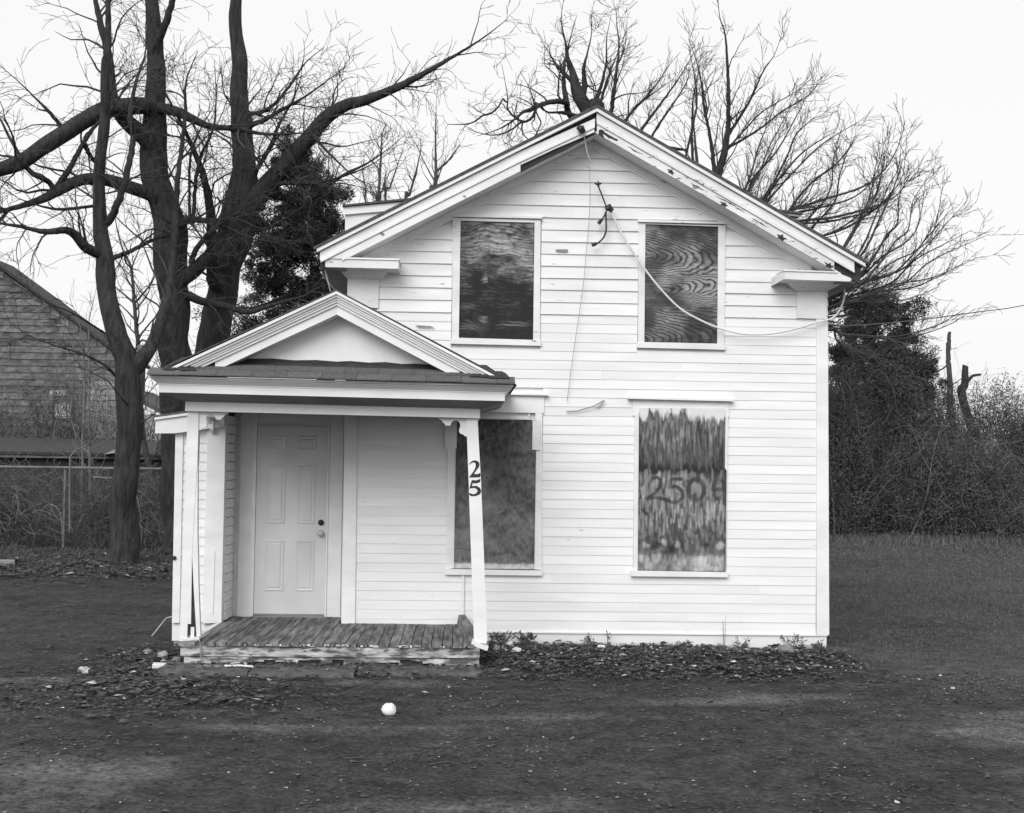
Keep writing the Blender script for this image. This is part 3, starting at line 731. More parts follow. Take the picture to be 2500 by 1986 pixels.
def digit(pts):
    o = B().prism(pts, -1.4245, -1.4195).build('house_number', MT['number'], pr_); return o
digit([(1.35,1.679),(1.363,1.698),(1.381,1.712),(1.403,1.717),(1.427,1.712),(1.444,1.696),(1.448,1.677),(1.442,1.656),(1.426,1.634),(1.407,1.607),(1.394,1.589),(1.426,1.588),(1.445,1.594),(1.456,1.602),(1.458,1.575),(1.451,1.559),(1.354,1.556),(1.355,1.563),(1.372,1.585),(1.394,1.615),(1.407,1.642),(1.413,1.666),(1.41,1.688),(1.398,1.698),(1.379,1.697),(1.363,1.687),(1.352,1.675)])
digit([(1.378,1.531),(1.421,1.529),(1.458,1.544),(1.455,1.514),(1.422,1.502),(1.385,1.503),(1.379,1.473),(1.422,1.479),(1.456,1.458),(1.468,1.429),(1.457,1.401),(1.417,1.382),(1.37,1.382),(1.354,1.396),(1.358,1.411),(1.387,1.398),(1.413,1.402),(1.433,1.422),(1.429,1.446),(1.406,1.459),(1.369,1.455),(1.356,1.451)])
# scroll brackets
def arc(cx, cz, r, a0, a1, n=9): return [(cx+r*math.cos(R(a0+(a1-a0)*i/n)), cz+r*math.sin(R(a0+(a1-a0)*i/n))) for i in range(n+1)]
brk = [(1.052,2.108),(1.068,2.097),(1.088,2.086),(1.100,2.066),(1.112,2.060),(1.116,2.048),(1.128,2.041),(1.166,2.041)] + arc(1.216,2.045,0.046,175,-30) + [(1.250,2.000),(1.252,1.980),(1.264,1.966),(1.286,1.960),(1.298,1.952),(1.304,1.944),(1.332,1.936),(1.332,2.112),(1.05,2.113)]
B().prism(brk, -1.40, -1.372).build('scroll_bracket', MT['trim'], pr_)
B().prism([(-1.192+(1.332-x), z+.024) for x, z in brk][::-1], -1.40, -1.372).build('scroll_bracket', MT['trim'], pl)
b = B(); k = len(brk); dpt = [(-0.05-(1.332-x), z+.01) for x, z in brk]
b.v += [(-1.325, y, z) for y, z in dpt] + [(-1.297, y, z) for y, z in dpt]
b.f.append(tuple(range(k))); b.f.append(tuple(range(2*k-1, k-1, -1)))
for i in range(k): b.f.append((i, (i+1) % k, k+(i+1) % k, k+i))
b.build('scroll_bracket', MT['trim'], wg)
# beam, ceiling, soffit
pb = B().hexa([(-1.303,-1.47,2.140),(1.446,-1.47,2.113),(1.446,-1.36,2.113),(-1.303,-1.36,2.140),(-1.302,-1.468,2.26),(1.445,-1.468,2.232),(1.445,-1.36,2.232),(-1.302,-1.36,2.26)]).build('porch_beam', MT['trim'], house)
B().hexa([(-1.303,-1.359,2.142),(-1.20,-1.359,2.142),(-1.20,0.0,2.17),(-1.303,0.0,2.17),(-1.303,-1.359,2.214),(-1.20,-1.359,2.214),(-1.20,0.0,2.235),(-1.303,0.0,2.235)]).build('side_beam', MT['trim'], pb)
B().hexa([(1.345,-1.359,2.115),(1.446,-1.359,2.115),(1.446,-0.09,2.115),(1.345,-0.09,2.115),(1.345,-1.359,2.189),(1.446,-1.359,2.189),(1.446,-0.09,2.189),(1.345,-0.09,2.189)]).build('side_beam', MT['trim'], pb)
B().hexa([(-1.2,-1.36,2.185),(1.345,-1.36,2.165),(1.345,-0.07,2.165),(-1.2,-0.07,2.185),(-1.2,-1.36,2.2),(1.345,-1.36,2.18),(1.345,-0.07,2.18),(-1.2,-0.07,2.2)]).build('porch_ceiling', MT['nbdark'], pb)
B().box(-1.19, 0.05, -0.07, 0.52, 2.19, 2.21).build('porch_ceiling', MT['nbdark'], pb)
# sloping soffit between beam and fascia, mitred at the corners
bi = [(-1.304,0.0),(-1.304,-1.47),(1.447,-1.47),(1.447,-0.08)]
fo = [(-1.494,0.0),(-1.494,-1.72),(1.669,-1.72),(1.669,-0.08)]
b = B()
for (x, y) in bi: b.v.append((x, y, 2.213+ps(x)))
for (x, y) in fo: b.v.append((x, y, 2.280+ps(x)))
b.f += [(0,1,5,4),(1,2,6,5),(2,3,7,6)]
n = len(b.v)
b.v += [(v[0], v[1], v[2]+.015) for v in b.v[:8]]
b.f += [(n+4,n+5,n+1,n+0),(n+5,n+6,n+2,n+1),(n+6,n+7,n+3,n+2)]
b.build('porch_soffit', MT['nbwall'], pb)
# cornice: fascia and crown mouldings swept round front and sides
def cornice(name, d, z0, z1, mat, parent, slope=0.0):
    b = B(); L0, L1 = -1.494-d, 1.669+d; F = -1.72-d
    pts = [(L0, 0.0), (L0, F), (L1, F), (L1, -0.075)]
    k = 0.05
    ins = [(L0+k, 0.0), (L0+k, F+k), (L1-k, F+k), (L1-k, -0.075)]
    for zz, ex in ((z0, 0.0), (z1, slope)):
        for i, (x, y) in enumerate(pts):
            X = x-ex if i < 2 else x+ex; Y = y-ex if i in (1, 2) else y
            b.v.append((X, Y, zz+ps(X)))
        for (x, y) in ins: b.v.append((x, y, zz+ps(x)))
    for i in range(3):
        b.f += [(i,i+1,8+i+1,8+i),(4+i,12+i,12+i+1,4+i+1),(8+i,8+i+1,12+i+1,12+i),(i,4+i,4+i+1,i+1)]
    b.f += [(0,8,12,4),(3,7,15,11)]
    return b.build(name, mat, parent)
pf = cornice('porch_cornice', 0.0, 2.282, 2.352, MT['trim'], house)
cornice('crown_moulding', 0.006, 2.353, 2.366, MT['trim'], pf)
cornice('crown_moulding', 0.014, 2.367, 2.392, MT['trim'], pf, 0.028)
cornice('crown_moulding', 0.046, 2.393, 2.408, MT['trim'], pf, 0.014)
cornice('crown_moulding', 0.072, 2.411, 2.430, MT['worntrim'], pf)
# skirt roof of the pediment: a slab with separate shingles
sk = B()
def skz(y): return 2.437+(y+1.83)*0.46
sk.hexa([(-1.56,-1.815,2.432+ps(-1.56)),(1.74,-1.815,2.432+ps(1.74)),(1.5,-1.40,2.60+ps(1.5)),(-1.35,-1.40,2.60+ps(-1.35)),(-1.56,-1.815,2.438+ps(-1.56)),(1.74,-1.815,2.438+ps(1.74)),(1.5,-1.40,2.634+ps(1.5)),(-1.35,-1.40,2.634+ps(-1.35))])
skirt = sk.build('skirt_roof', MT['tar'], house)
def shingle_piece(x0, x1, ya, yb, t):
    B().hexa([(x0,ya,skz(ya)+ps(x0)+.004+t),(x1,ya,skz(ya)+ps(x1)+.004+t),(x1,yb,skz(yb)+ps(x1)+.003),(x0,yb,skz(yb)+ps(x0)+.003),
              (x0,ya,skz(ya)+ps(x0)+.016+t),(x1,ya,skz(ya)+ps(x1)+.016+t),(x1,yb,skz(yb)+ps(x1)+.012),(x0,yb,skz(yb)+ps(x0)+.012)]).build('shingle', MT['shingle'], skirt)
x = -1.575
for k in range(12):
    w = 0.318 if k else 0.30
    x1 = min(x+w-.004, 1.757)
    if x1-x > 0.05: shingle_piece(x, x1, -1.845+U(-.006,.006), -1.70, U(0,.004))
    x += w
x = -1.40
for k in range(10):
    x1 = min(x+.314, 1.52)
    if x1-x > 0.05: shingle_piece(x, x1, -1.712+U(-.005,.005), -1.58, .008+U(0,.003))
    x += .318
quad('tar_band', [(-1.20,2.55),(1.42,2.53),(1.05,2.606),(0.83,2.618),(0.7,2.612),(0.55,2.628),(0.4,2.62),(0.22,2.632),(0.1,2.624),(-.1,2.636),(-.3,2.63),(-0.5,2.644),(-0.75,2.638),(-1.05,2.59)], -1.462, -1.445, MT['tar'], skirt)
# pediment
PX, PZ = 0.106, 3.256
tym = quad('tympanum', [(-1.30,2.52),(1.50,2.50),(PX,PZ-.06)], -1.448, -1.40, MT['stucco'])
LZ, RZ = 2.505, 2.425; LX, RX = -1.43, 1.73
def prz(x): return PZ-(PX-x)*(PZ-LZ)/(PX-LX) if x < PX else PZ-(x-PX)*(PZ-RZ)/(RX-PX)
def prake(name, s, d0, d1, y0, y1, mat, xe):
    A, Bx = (xe, PX) if s < 0 else (PX, xe)
    return quad(name, [(A,prz(A)-d1),(Bx,prz(Bx)-d1),(Bx,prz(Bx)-d0),(A,prz(A)-d0)], y0, y1, mat, tym)
for s, es in ((-1, (-1.38,-1.30,-1.24,-1.20,-1.17,-1.00)), (1, (1.66,1.60,1.54,1.50,1.46,1.25))):
    prake('rake_moulding', s, 0.004, 0.030, -1.745, -1.45, MT['trim'], es[0])
    prake('rake_moulding', s, 0.031, 0.055, -1.722, -1.45, MT['trim'], es[1])
    prake('rake_moulding', s, 0.056, 0.078, -1.702, -1.45, MT['trim'], es[2])
    prake('rake_moulding', s, 0.079, 0.098, -1.690, -1.45, MT['trim'], es[3])
    prake('rake_moulding', s, 0.099, 0.125, -1.672, -1.45, MT['trim'], es[4])
    prake('rake_fascia',   s, 0.126, 0.209, -1.650, -1.449, MT['trim'], es[5])
    # tar patches where the rakes meet the skirt
    ex = -1.28 if s < 0 else 1.55
    b = B(); 
    for q in range(9):
        cx = ex+U(-.15,.15); cy = U(-1.76,-1.66)
        b.hexa([(cx-U(.03,.08),cy-.03,skz(cy)+ps(cx)+.012),(cx+U(.03,.08),cy-.03,skz(cy)+ps(cx)+.012),(cx+.05,cy+.05,skz(cy)+ps(cx)+.03),(cx-.05,cy+.05,skz(cy)+ps(cx)+.03),
                (cx-.05,cy-.02,skz(cy)+ps(cx)+.03),(cx+.05,cy-.02,skz(cy)+ps(cx)+.03),(cx+.03,cy+.05,skz(cy)+ps(cx)+.05),(cx-.03,cy+.05,skz(cy)+ps(cx)+.05)])
    b.build('tar_patch', MT['tar'], skirt)
proof = quad('porch_roof', [(-1.575,2.463),(PX,PZ+.012),(1.775,2.42),(1.775,2.41),(PX,PZ+.001),(-1.575,2.45)], -1.742, 0.0, MT['roof'])
B().prism([(-1.575,2.463),(PX,PZ+.012),(0.05,PZ-.016),(0.05,PZ-.03),(-1.575,2.45)], 0.0, 0.6).build('porch_roof_back', MT['roof'], proof)
# flashing scraps on the clapboards above the porch
quad('flashing_scrap', [(1.10,2.72),(1.42,2.60),(1.50,2.57),(1.42,2.66),(1.30,2.70)], -0.034, -0.025, MT['nbwall'])
quad('flashing_scrap', [(0.77,3.125),(0.93,3.118),(0.97,3.104),(0.80,3.108)], -0.04, -0.03, MT['nbwall'])
# old repair patch and damage on the gable boards, hooks on the rake fascia
quad('bare_patch', [(2.238,3.958),(2.365,3.961),(2.368,3.931),(2.343,3.924),(2.243,3.931)], -0.031, -0.028, MT['nbwall'])
for (c, s_) in (((3.962,4.406), .05), ((4.561,4.076), .055), ((5.064,3.79), .055), ((3.406,4.735), .045), ((3.655,4.581), .035), ((4.563,4.08), .0), ((0.425,4.028), .035), ((1.266,4.434), .02)):
    if s_:
        x, z = c; pts = []
        for k in range(10):
            a = 2*math.pi*k/10; rr = s_*(0.55 if k % 2 else 1.0)*U(.6, 1.0); pts.append((x+rr*math.cos(a)*1.2, z+rr*math.sin(a)*.75-rr*math.cos(a)*.35))
        quad('paint_scar', pts, -0.371, -0.364, MT['rawwood'] if s_ > .04 else MT['nbwall'], rf)
b = B()
quad('paint_scar', [(2.647,5.159),(2.685,5.16),(2.706,5.137),(2.731,5.12),(2.78,5.093),(2.815,5.073),(2.839,5.067),(2.85,5.05),(2.819,5.052),(2.777,5.072),(2.752,5.075),(2.713,5.106),(2.682,5.119),(2.707,5.074),(2.682,5.084),(2.644,5.108)], -0.371, -0.364, MT['rawwood'], rf)
rc = random.Random(4)
x = 2.95
while x < 5.08:
    w = rc.uniform(.10,.34); n = max(4, int(w/.03)); t_, b_ = [], []
    if rc.random() < .75:
        for i in range(n+1):
            xx = x+w*i/n; d = .2+.012*math.sin(xx*9)+rc.uniform(-.006,.006); th = rc.uniform(.002,.010)*math.sin(math.pi*(i+.3)/(n+.6))
            t_.append((xx, roofz(xx)-d+th)); b_.append((xx, roofz(xx)-d-th))
        quad('paint_crack', t_+b_[::-1], -0.3675, -0.3645, MT['rawwood'] if rc.random() < .6 else MT['nbwall'], rf)
    x += w+rc.uniform(.0,.12)
# fallen length of wire caught on the boards
B().tube([(2.373,-0.04,2.241),(2.484,-0.04,2.247),(2.658,-0.05,2.3),(2.772,-0.05,2.367)], 0.006, 5).build('loose_strip', MT['nbwall'], house)
B().tube([(2.699,-0.04,2.291),(2.768,-0.05,2.356)], 0.008, 5).build('loose_strip', MT['chip'], house)
# drain pipe patch strip under the lower left window
B().box(1.30, 1.325, -0.035, -0.02, 0.05, 0.52).build('batten', MT['trim'], house)
# small iron fittings on the wing corner
lathe_y(-1.685, 0.66, [(-0.031,.022),(-0.05,.02),(-0.055,.012)], 12).build('iron_fitting', MT['iron'], wg)

# ------------------------------------------------------------------ the torn service cable on the gable
sc_ = root('service_cable', (2.6, -0.33, 5.1), 'pale torn service cable with black splice looping down the gable', 'cable')
def smooth_path(pts, n=5):
    P = [Vector(p) for p in pts]; out = []
    for i in range(len(P)-1):
        a = P[max(i-1,0)]; b = P[i]; c = P[i+1]; d = P[min(i+2,len(P)-1)]
        for k in range(n):
            t = k/n
            out.append(0.5*((2*b)+(c-a)*t+(2*a-5*b+4*c-d)*t*t+(3*b-a-3*c+d)*t*t*t))
    out.append(P[-1]); return [tuple(p) for p in out]
B().tube(smooth_path([(2.812,-0.12,4.357),(2.821,-0.12,4.34),(2.905,-0.12,4.163),(3.042,-0.11,3.944),(3.178,-0.11,3.752),(3.359,-0.11,3.532),(3.555,-0.11,3.343),(3.75,-0.11,3.234),(3.952,-0.11,3.149),(4.187,-0.1,3.093),(4.386,-0.1,3.085),(4.584,-0.1,3.104),(4.798,-0.1,3.154),(4.997,-0.1,3.218),(5.193,-0.06,3.279),(5.302,0.05,3.386),(5.369,0.12,3.519),(5.38,0.15,3.648)]), 0.0105, 6).build('main_cable', MT['cable'], sc_, True)
B().tube(smooth_path([(2.494,-0.36,5.103),(2.52,-0.3,4.998),(2.561,-0.25,4.883),(2.613,-0.2,4.826),(2.648,-0.17,4.729),(2.659,-0.16,4.649)]), 0.0045, 5).build('support_wire', MT['cable'], sc_)
B().tube(smooth_path([(2.494,-0.36,5.103),(2.534,-0.28,4.98),(2.568,-0.2,4.79),(2.584,-0.14,4.617),(2.588,-0.11,4.436),(2.578,-0.1,4.181),(2.553,-0.09,3.879),(2.529,-0.08,3.577),(2.425,-0.06,2.776),(2.376,-0.05,2.35)]), 0.0034, 4).build('loose_wire', MT['nblight'], sc_)
b = B(); c = Vector((2.663,-0.15,4.638))
b.tube([c+Vector((-.035,0,.01)), c, c+Vector((.04,0,.006))], [.008,.018,.008], 7).tube([c+Vector((0,0,.03)), c+Vector((.01,0,-.03))], [.012,.012], 6).build('insulator', MT['iron'], sc_)
B().tube(smooth_path([(2.667,-0.15,4.623),(2.709,-0.14,4.526),(2.758,-0.13,4.407)]), 0.0075, 6).build('tie_rod', MT['iron'], sc_)
c = Vector((2.787,-0.13,4.378))
B().tube([c+Vector((-.035,0,.0)), c+Vector((0,0,.02)), c+Vector((.035,0,-.02))], [.030,.042,.024], 7).build('splice_block', MT['iron'], sc_)
b = B().tube(smooth_path([(2.761,-0.13,4.354),(2.737,-0.12,4.303),(2.709,-0.12,4.262)]), 0.009, 6); b.tube([(2.712,-0.12,4.268),(2.68,-0.12,4.224)], [.019,.021], 8); b.build('cut_tail', MT['iron'], sc_)
b = B().tube(smooth_path([(2.753,-0.13,4.354),(2.759,-0.12,4.263),(2.76,-0.12,4.158),(2.737,-0.12,4.082),(2.688,-0.12,4.028),(2.653,-0.12,4.01)]), 0.0095, 6); b.tube([(2.661,-0.12,4.014),(2.613,-0.12,3.994)], [.018,.021], 8); b.build('cut_tail', MT['iron'], sc_)
c = Vector((2.457,-0.4,5.149))
B().tube([c+Vector((-.04,-.02,.02)), c+Vector((0,-.03,0)), c+Vector((.03,-.01,-.03))], [.02,.042,.025], 7).build('wall_anchor', MT['iron'], sc_)
# overhead wire leaving to the right
ow = B().tube(smooth_path([(5.17,0.6,3.30),(6.605,4,3.638),(8.78,8,4.16),(11.903,13,4.925),(16.192,19,5.985),(26.236,30,8.732)], 8), 0.011, 5).build('overhead_wire', MT['iron'], None, loc=(5.17,0.6,3.30))
tag(ow, 'thin black overhead wire stretching away to the right of the house', 'wire')

# ------------------------------------------------------------------ bare trees
class Tree:
    def __init__(s, seed): s.r = random.Random(seed); s.tw = B(); s.n = 0
    def limb(s, pts):
        """smooth limb through (x,y,z,r) points with small kinks"""
        P = [Vector(p[:3]) for p in pts]; Q = [p[3] for p in pts]; out = []; rad = []
        n = 12 if max(Q) > .1 else 7
        for i in range(len(P)-1):
            a = P[max(i-1,0)]; b = P[i]; c = P[i+1]; d = P[min(i+2,len(P)-1)]
            for k in range(n):
                t = k/n
                p = 0.5*((2*b)+(c-a)*t+(2*a-5*b+4*c-d)*t*t+(3*b-a-3*c+d)*t*t*t)
                r = Q[i]*(1-t)+Q[i+1]*t
                if r > .07:
                    out.append(p+.26*r*Vector((mnoise.noise(Vector((p.z*1.3, p.x*1.3, 3.3))), mnoise.noise(Vector((p.z*1.3, p.x*1.3, 8.1))), mnoise.noise(Vector((p.x*1.6, p.z*.6, 1.2)))*.8))); rad.append(r*(1+.07*mnoise.noise(Vector((p.z*1.6, p.x*1.6, 5.5)))))
                else:
                    j = r*.2
                    out.append(p+Vector((s.r.uniform(-j,j), s.r.uniform(-j,j), s.r.uniform(-j,j)*.4))); rad.append(r*s.r.uniform(.975,1.03))
        out.append(P[-1]); rad.append(Q[-1])
        return out, rad
    def spray(s, path, rad, dens, level, trop, lmul=1.0, ang=(25,60), rmin=0.0038, start=0.12, maxr=0.028, wob=0.2, sub=(2.6,4.2), drop=0.0):
        """children along a branch; the thin ones go into the shared twig mesh"""
        L = [0.0]
        for a, b in zip(path[:-1], path[1:]): L.append(L[-1]+(b-a).length)
        tot = L[-1]
        if tot < 0.05: return
        n = int(tot*dens + s.r.random())
        for _ in range(n):
            t = tot*s.r.uniform(start, 1.0)
            i = 0
            while i < len(L)-2 and L[i+1] < t: i += 1
            f = (t-L[i])/max(1e-6, L[i+1]-L[i])
            p = path[i].lerp(path[i+1], f); pr = rad[i]*(1-f)+rad[i+1]*f
            tan = (path[i+1]-path[i]).normalized()
            rv = Vector((s.r.gauss(0,1), s.r.gauss(0,1), s.r.gauss(0,1)))
            side = (rv - tan*rv.dot(tan)).normalized()
            an = R(s.r.uniform(*ang))
            d = (tan*math.cos(an)+side*math.sin(an)).normalized()
            r0 = max(rmin, min(pr*s.r.uniform(.35,.65), maxr*s.r.uniform(.45,1.0)))
            ln = lmul*(0.28+48*r0)*s.r.uniform(.55,1.3)
            k = 7 if ln > 1.0 else (5 if ln > .5 else 3)
            q = [p.copy()]; rr = [r0]
            for j in range(k):
                d = (d + Vector((s.r.gauss(0,wob), s.r.gauss(0,wob), s.r.gauss(0,wob)+trop))).normalized()
                q.append(q[-1]+d*(ln/k)); rr.append(max(rmin*.7, r0*(1-(j+1)/k*.8)))
            s.tw.tube(q, rr, 4 if r0 > .014 else 3, False); s.n += 1
            if level > 1:
                s.spray(q, rr, sub[0] if level > 2 else sub[1], level-1, trop, lmul*.85, ang, rmin, 0.12, maxr*.45, wob, sub)
def tree(label, limbs, seed, dens, level, trop, bark='bark', twig='twig', group=None, name='bare_tree', tdens=.5, **kw):
    T = Tree(seed); base = limbs[0][0]
    rt_ = root(name, (base[0], base[1], gh(base[0], base[1])-.02), label, 'tree', group)
    trunk_path = None
    for i, l in enumerate(limbs):
        if trunk_path and name != 'snag':
            a = Vector(l[0][:3])
            def cost(t):
                dv = a-t[0]; return dv.length+max(0.0, -dv.z)*2+max(0.0, .35*math.hypot(dv.x, dv.y)-dv.z)
            q, rq = min(trunk_path, key=cost)
            dv = (q-a).length
            if dv > rq*2.2:                      # a far start: a bowed piece back to the wood it grows from
                mid = a.lerp(q, .5)+Vector((0, 0, -.10*dv))
                l = [(q.x, q.y, q.z, min(rq*.8, l[0][3]*1.35)), (mid.x, mid.y, mid.z, l[0][3]*1.15)] + list(l)
            elif dv > .02:
                l = [(q.x, q.y, q.z-rq*.6, min(rq*.8, l[0][3]*1.25))] + list(l)
        if name != 'snag' and l[-1][3] > .009 and len(l) > 3:
            a, b2 = Vector(l[-2][:3]), Vector(l[-1][:3]); d = (b2-a).normalized(); r0 = l[-1][3]; ln = .5+r0*26
            c = b2+(d+Vector((T.r.uniform(-.2,.2), T.r.uniform(-.2,.2), T.r.uniform(-.1,.25)))).normalized()*ln*.5
            e = c+(d+Vector((T.r.uniform(-.35,.35), T.r.uniform(-.3,.3), T.r.uniform(-.1,.4)))).normalized()*ln*.5
            l = list(l)+[(c.x,c.y,c.z,r0*.5), (e.x,e.y,e.z,.005)]
        p, r = T.limb(l)
        trunk_path = (trunk_path or []) + list(zip(p, r))
        mx = max(r); sd = 22 if mx > .15 else (10 if mx > .06 else 6)
        b = B().tube(p, r, sd)
        if mx > .1:                        # furrowed bark: push the skin in and out
            for q in range(len(p)):
                for a in range(sd):
                    i0 = q*sd+a; v = Vector(b.v[i0]); o_ = v-p[q]; an = 2*math.pi*a/sd
                    f = 1+.07*mnoise.noise(Vector((math.cos(an)*2.2, math.sin(an)*2.2, p[q].z*.9+seed)))+.09*mnoise.noise(Vector((math.cos(an)*6, math.sin(an)*6, p[q].z*3.1+seed)))
                    b.v[i0] = tuple(p[q]+o_*f)
        b.build('trunk' if i == 0 else 'limb', MT[bark], rt_, True)
        T.spray(p, r, dens*(tdens if i == 0 else 1.0), level, trop, **kw)
    o = T.tw.build('twigs', MT[twig], rt_); tag(o, kind='stuff')
    return rt_

# three big trees left of the house
tree('forked dark trunk standing before the chain link fence', [
    [(-4.79,9.75,-.3,.34),(-4.74,9.75,-.05,.27)] + [(-4.774,9.8,0.528,0.235),(-4.731,9.8,1.725,0.225),(-4.71,9.8,2.626,0.225),(-4.717,9.8,2.927,0.225)] + [(-4.782,9.8,3.382,0.205),(-4.98,9.8,3.869,0.19),(-5.223,10,4.76,0.165),(-5.314,10.1,5.3,0.155),(-5.425,10.2,5.963,0.125),(-5.465,10.1,6.652,0.11),(-5.37,10,7.398,0.1),(-5.323,9.9,7.963,0.09),(-5.3,9.8,8.669,0.075),(-5.269,9.8,9.464,0.055),(-5.352,9.8,10.435,0.03)],
    [(-4.699,9.8,2.922,0.06),(-4.67,9.8,3.124,0.11),(-4.595,9.8,3.313,0.145),(-4.484,9.8,3.473,0.13),(-4.367,10,3.724,0.12),(-4.276,10.3,4.225,0.1),(-4.266,10.7,4.931,0.085),(-4.266,11,5.828,0.07),(-4.253,11.1,6.892,0.05),(-4.176,11.3,8.214,0.035)],
    [(-5.343,10.1,5.329,0.1),(-5.563,9.8,5.422,0.09),(-5.708,9.6,5.617,0.075),(-5.818,9.4,5.666,0.065),(-6.089,9.2,5.597,0.05),(-6.473,9.1,5.656,0.03)],
    [(-5.183,10.1,5.273,0.05),(-5.011,10.1,5.35,0.045),(-4.969,10.6,5.505,0.04),(-4.716,11,5.758,0.035),(-4.426,11.3,5.938,0.02)],
    [(-5.272,10.2,5.996,0.075),(-5.067,10,6.287,0.065),(-4.934,9.9,6.621,0.06),(-4.832,9.9,7.151,0.055),(-4.798,9.9,7.505,0.05),(-4.853,9.9,7.974,0.04),(-4.83,10.2,8.653,0.03)],
    [(-5.526,10.2,6.257,0.03),(-5.726,9.9,6.165,0.03),(-5.947,9.6,6.073,0.028),(-6.161,9.3,6.053,0.02)],
    [(-5.277,10.1,3.922,0.02),(-5.44,9.7,4.053,0.018),(-5.694,9.4,4.216,0.015),(-5.97,9.2,4.329,0.01)],
    [(-4.987,9.9,3.109,0.03),(-5.118,9.6,3.297,0.025),(-5.418,9.3,3.462,0.02),(-5.911,9.1,3.613,0.012)],
    ], 3, 4.2, 3, 0.0, rmin=.0058, sub=(3,4.2), tdens=.35)
tree('massive dark trunk rising just left of the porch roof', [
    [(-4.3,12.6,-.3,.5),(-4.28,12.6,.0,.42)] + [(-4.419,12.6,1.725,0.36),(-4.452,12.6,2.53,0.335),(-4.501,12.6,3.498,0.32),(-4.612,12.6,4.792,0.305),(-4.714,12.6,5.701,0.33),(-4.76,12.6,6.254,0.36),(-4.886,12.6,6.806,0.29),(-5.029,12.6,7.392,0.28),(-5.089,12.6,7.882,0.27),(-5.063,12.6,8.374,0.235),(-5.066,12.6,8.867,0.21),(-5.096,12.6,9.688,0.175),(-5.159,12.6,10.677,0.14),(-5.281,12.6,11.666,0.1),(-5.241,12.6,12.663,0.05)],
    [(-5.017,12.4,6.894,0.15),(-5.39,12.1,7.017,0.13),(-5.813,11.8,7.087,0.12),(-6.189,11.5,7.013,0.11),(-6.489,11.3,6.793,0.1),(-6.752,11.1,6.561,0.08),(-7.165,11,6.379,0.05)],
    [(-5.173,12.4,8.027,0.19),(-5.447,12.2,8.261,0.16),(-5.648,12.1,8.488,0.14),(-5.788,12,8.843,0.12),(-5.872,12,9.644,0.08)],
    [(-5.094,12.4,8.68,0.17),(-5.405,12,8.595,0.165),(-5.728,11.7,8.458,0.165),(-6.038,11.4,8.197,0.16),(-6.396,11.1,7.831,0.155),(-6.715,10.9,7.497,0.15),(-7.144,10.7,7.136,0.14),(-7.761,10.4,6.785,0.12)],
    [(-4.934,12.4,8.684,0.11),(-4.535,12.2,8.574,0.095),(-4.235,12,8.399,0.085),(-3.833,11.9,8.222,0.06),(-3.342,11.8,8.16,0.05),(-2.696,11.7,8.038,0.03)],
    [(-4.403,12.4,5.224,0.15),(-4.216,12.4,5.389,0.145),(-4.008,12.3,5.539,0.13),(-3.729,12.3,5.867,0.12),(-3.569,12.4,6.405,0.1),(-3.472,12.5,7.012,0.085),(-3.419,12.6,7.428,0.07)],
    [(-4.198,12.3,5.536,0.06),(-4.083,12.1,5.764,0.055),(-3.834,12,6.071,0.05),(-3.62,12,6.331,0.045),(-3.417,12,7.103,0.03)],
    [(-4.492,12.4,6.289,0.09),(-4.23,12.2,6.403,0.07),(-3.944,12.2,6.393,0.05),(-3.659,12.2,6.399,0.045),(-3.393,12.3,6.52,0.03)],
    [(-4.229,12.2,6.387,0.04),(-4.246,12.2,6.676,0.032),(-4.259,12.2,7.127,0.03),(-4.236,12.1,7.556,0.028),(-4.129,12,7.92,0.02),(-3.98,12,8.276,0.014)],
    [(-4.172,12.2,6.388,0.045),(-4.152,12.2,6.872,0.042),(-4.118,12.2,7.324,0.04),(-4.038,12.2,7.713,0.036),(-3.887,12.2,8.039,0.03),(-3.798,12.2,8.3,0.025),(-3.773,12.2,8.625,0.02)],
    [(-4.369,12.5,4.914,0.1),(-4.031,12.5,4.824,0.085),(-3.549,12.5,4.719,0.075),(-3.098,12.5,4.614,0.06),(-2.747,12.5,4.718,0.045),(-2.457,12.7,4.844,0.04),(-2.031,12.9,5.008,0.02)],
    [(-5.114,12.5,9.821,0.09),(-4.802,12.2,10.384,0.07),(-4.553,12,11.131,0.05),(-4.455,11.9,11.904,0.03)],
    [(-6.58,11.3,6.791,0.07),(-6.435,11.3,7.042,0.06),(-6.276,11.3,7.325,0.05),(-6.146,11.3,7.607,0.045),(-5.913,11.3,7.986,0.035),(-5.616,11.3,8.305,0.03)],
    [(-6.64,11.1,6.84,0.05),(-6.758,10.9,6.917,0.06),(-6.967,10.8,7.042,0.05),(-7.279,10.8,7.551,0.03)],
    [(-6.087,11.3,7.671,0.055),(-6.049,11.5,7.533,0.045),(-5.979,11.7,7.393,0.03),(-5.784,11.9,7.316,0.015)],
    [(-6.305,11.3,7.853,0.05),(-6.522,11.2,8.008,0.04),(-6.709,11.1,8.224,0.035),(-6.893,11,8.408,0.02)],
    ], 5, 3.4, 3, -0.01, rmin=.0058, sub=(3,4.2), tdens=.3)
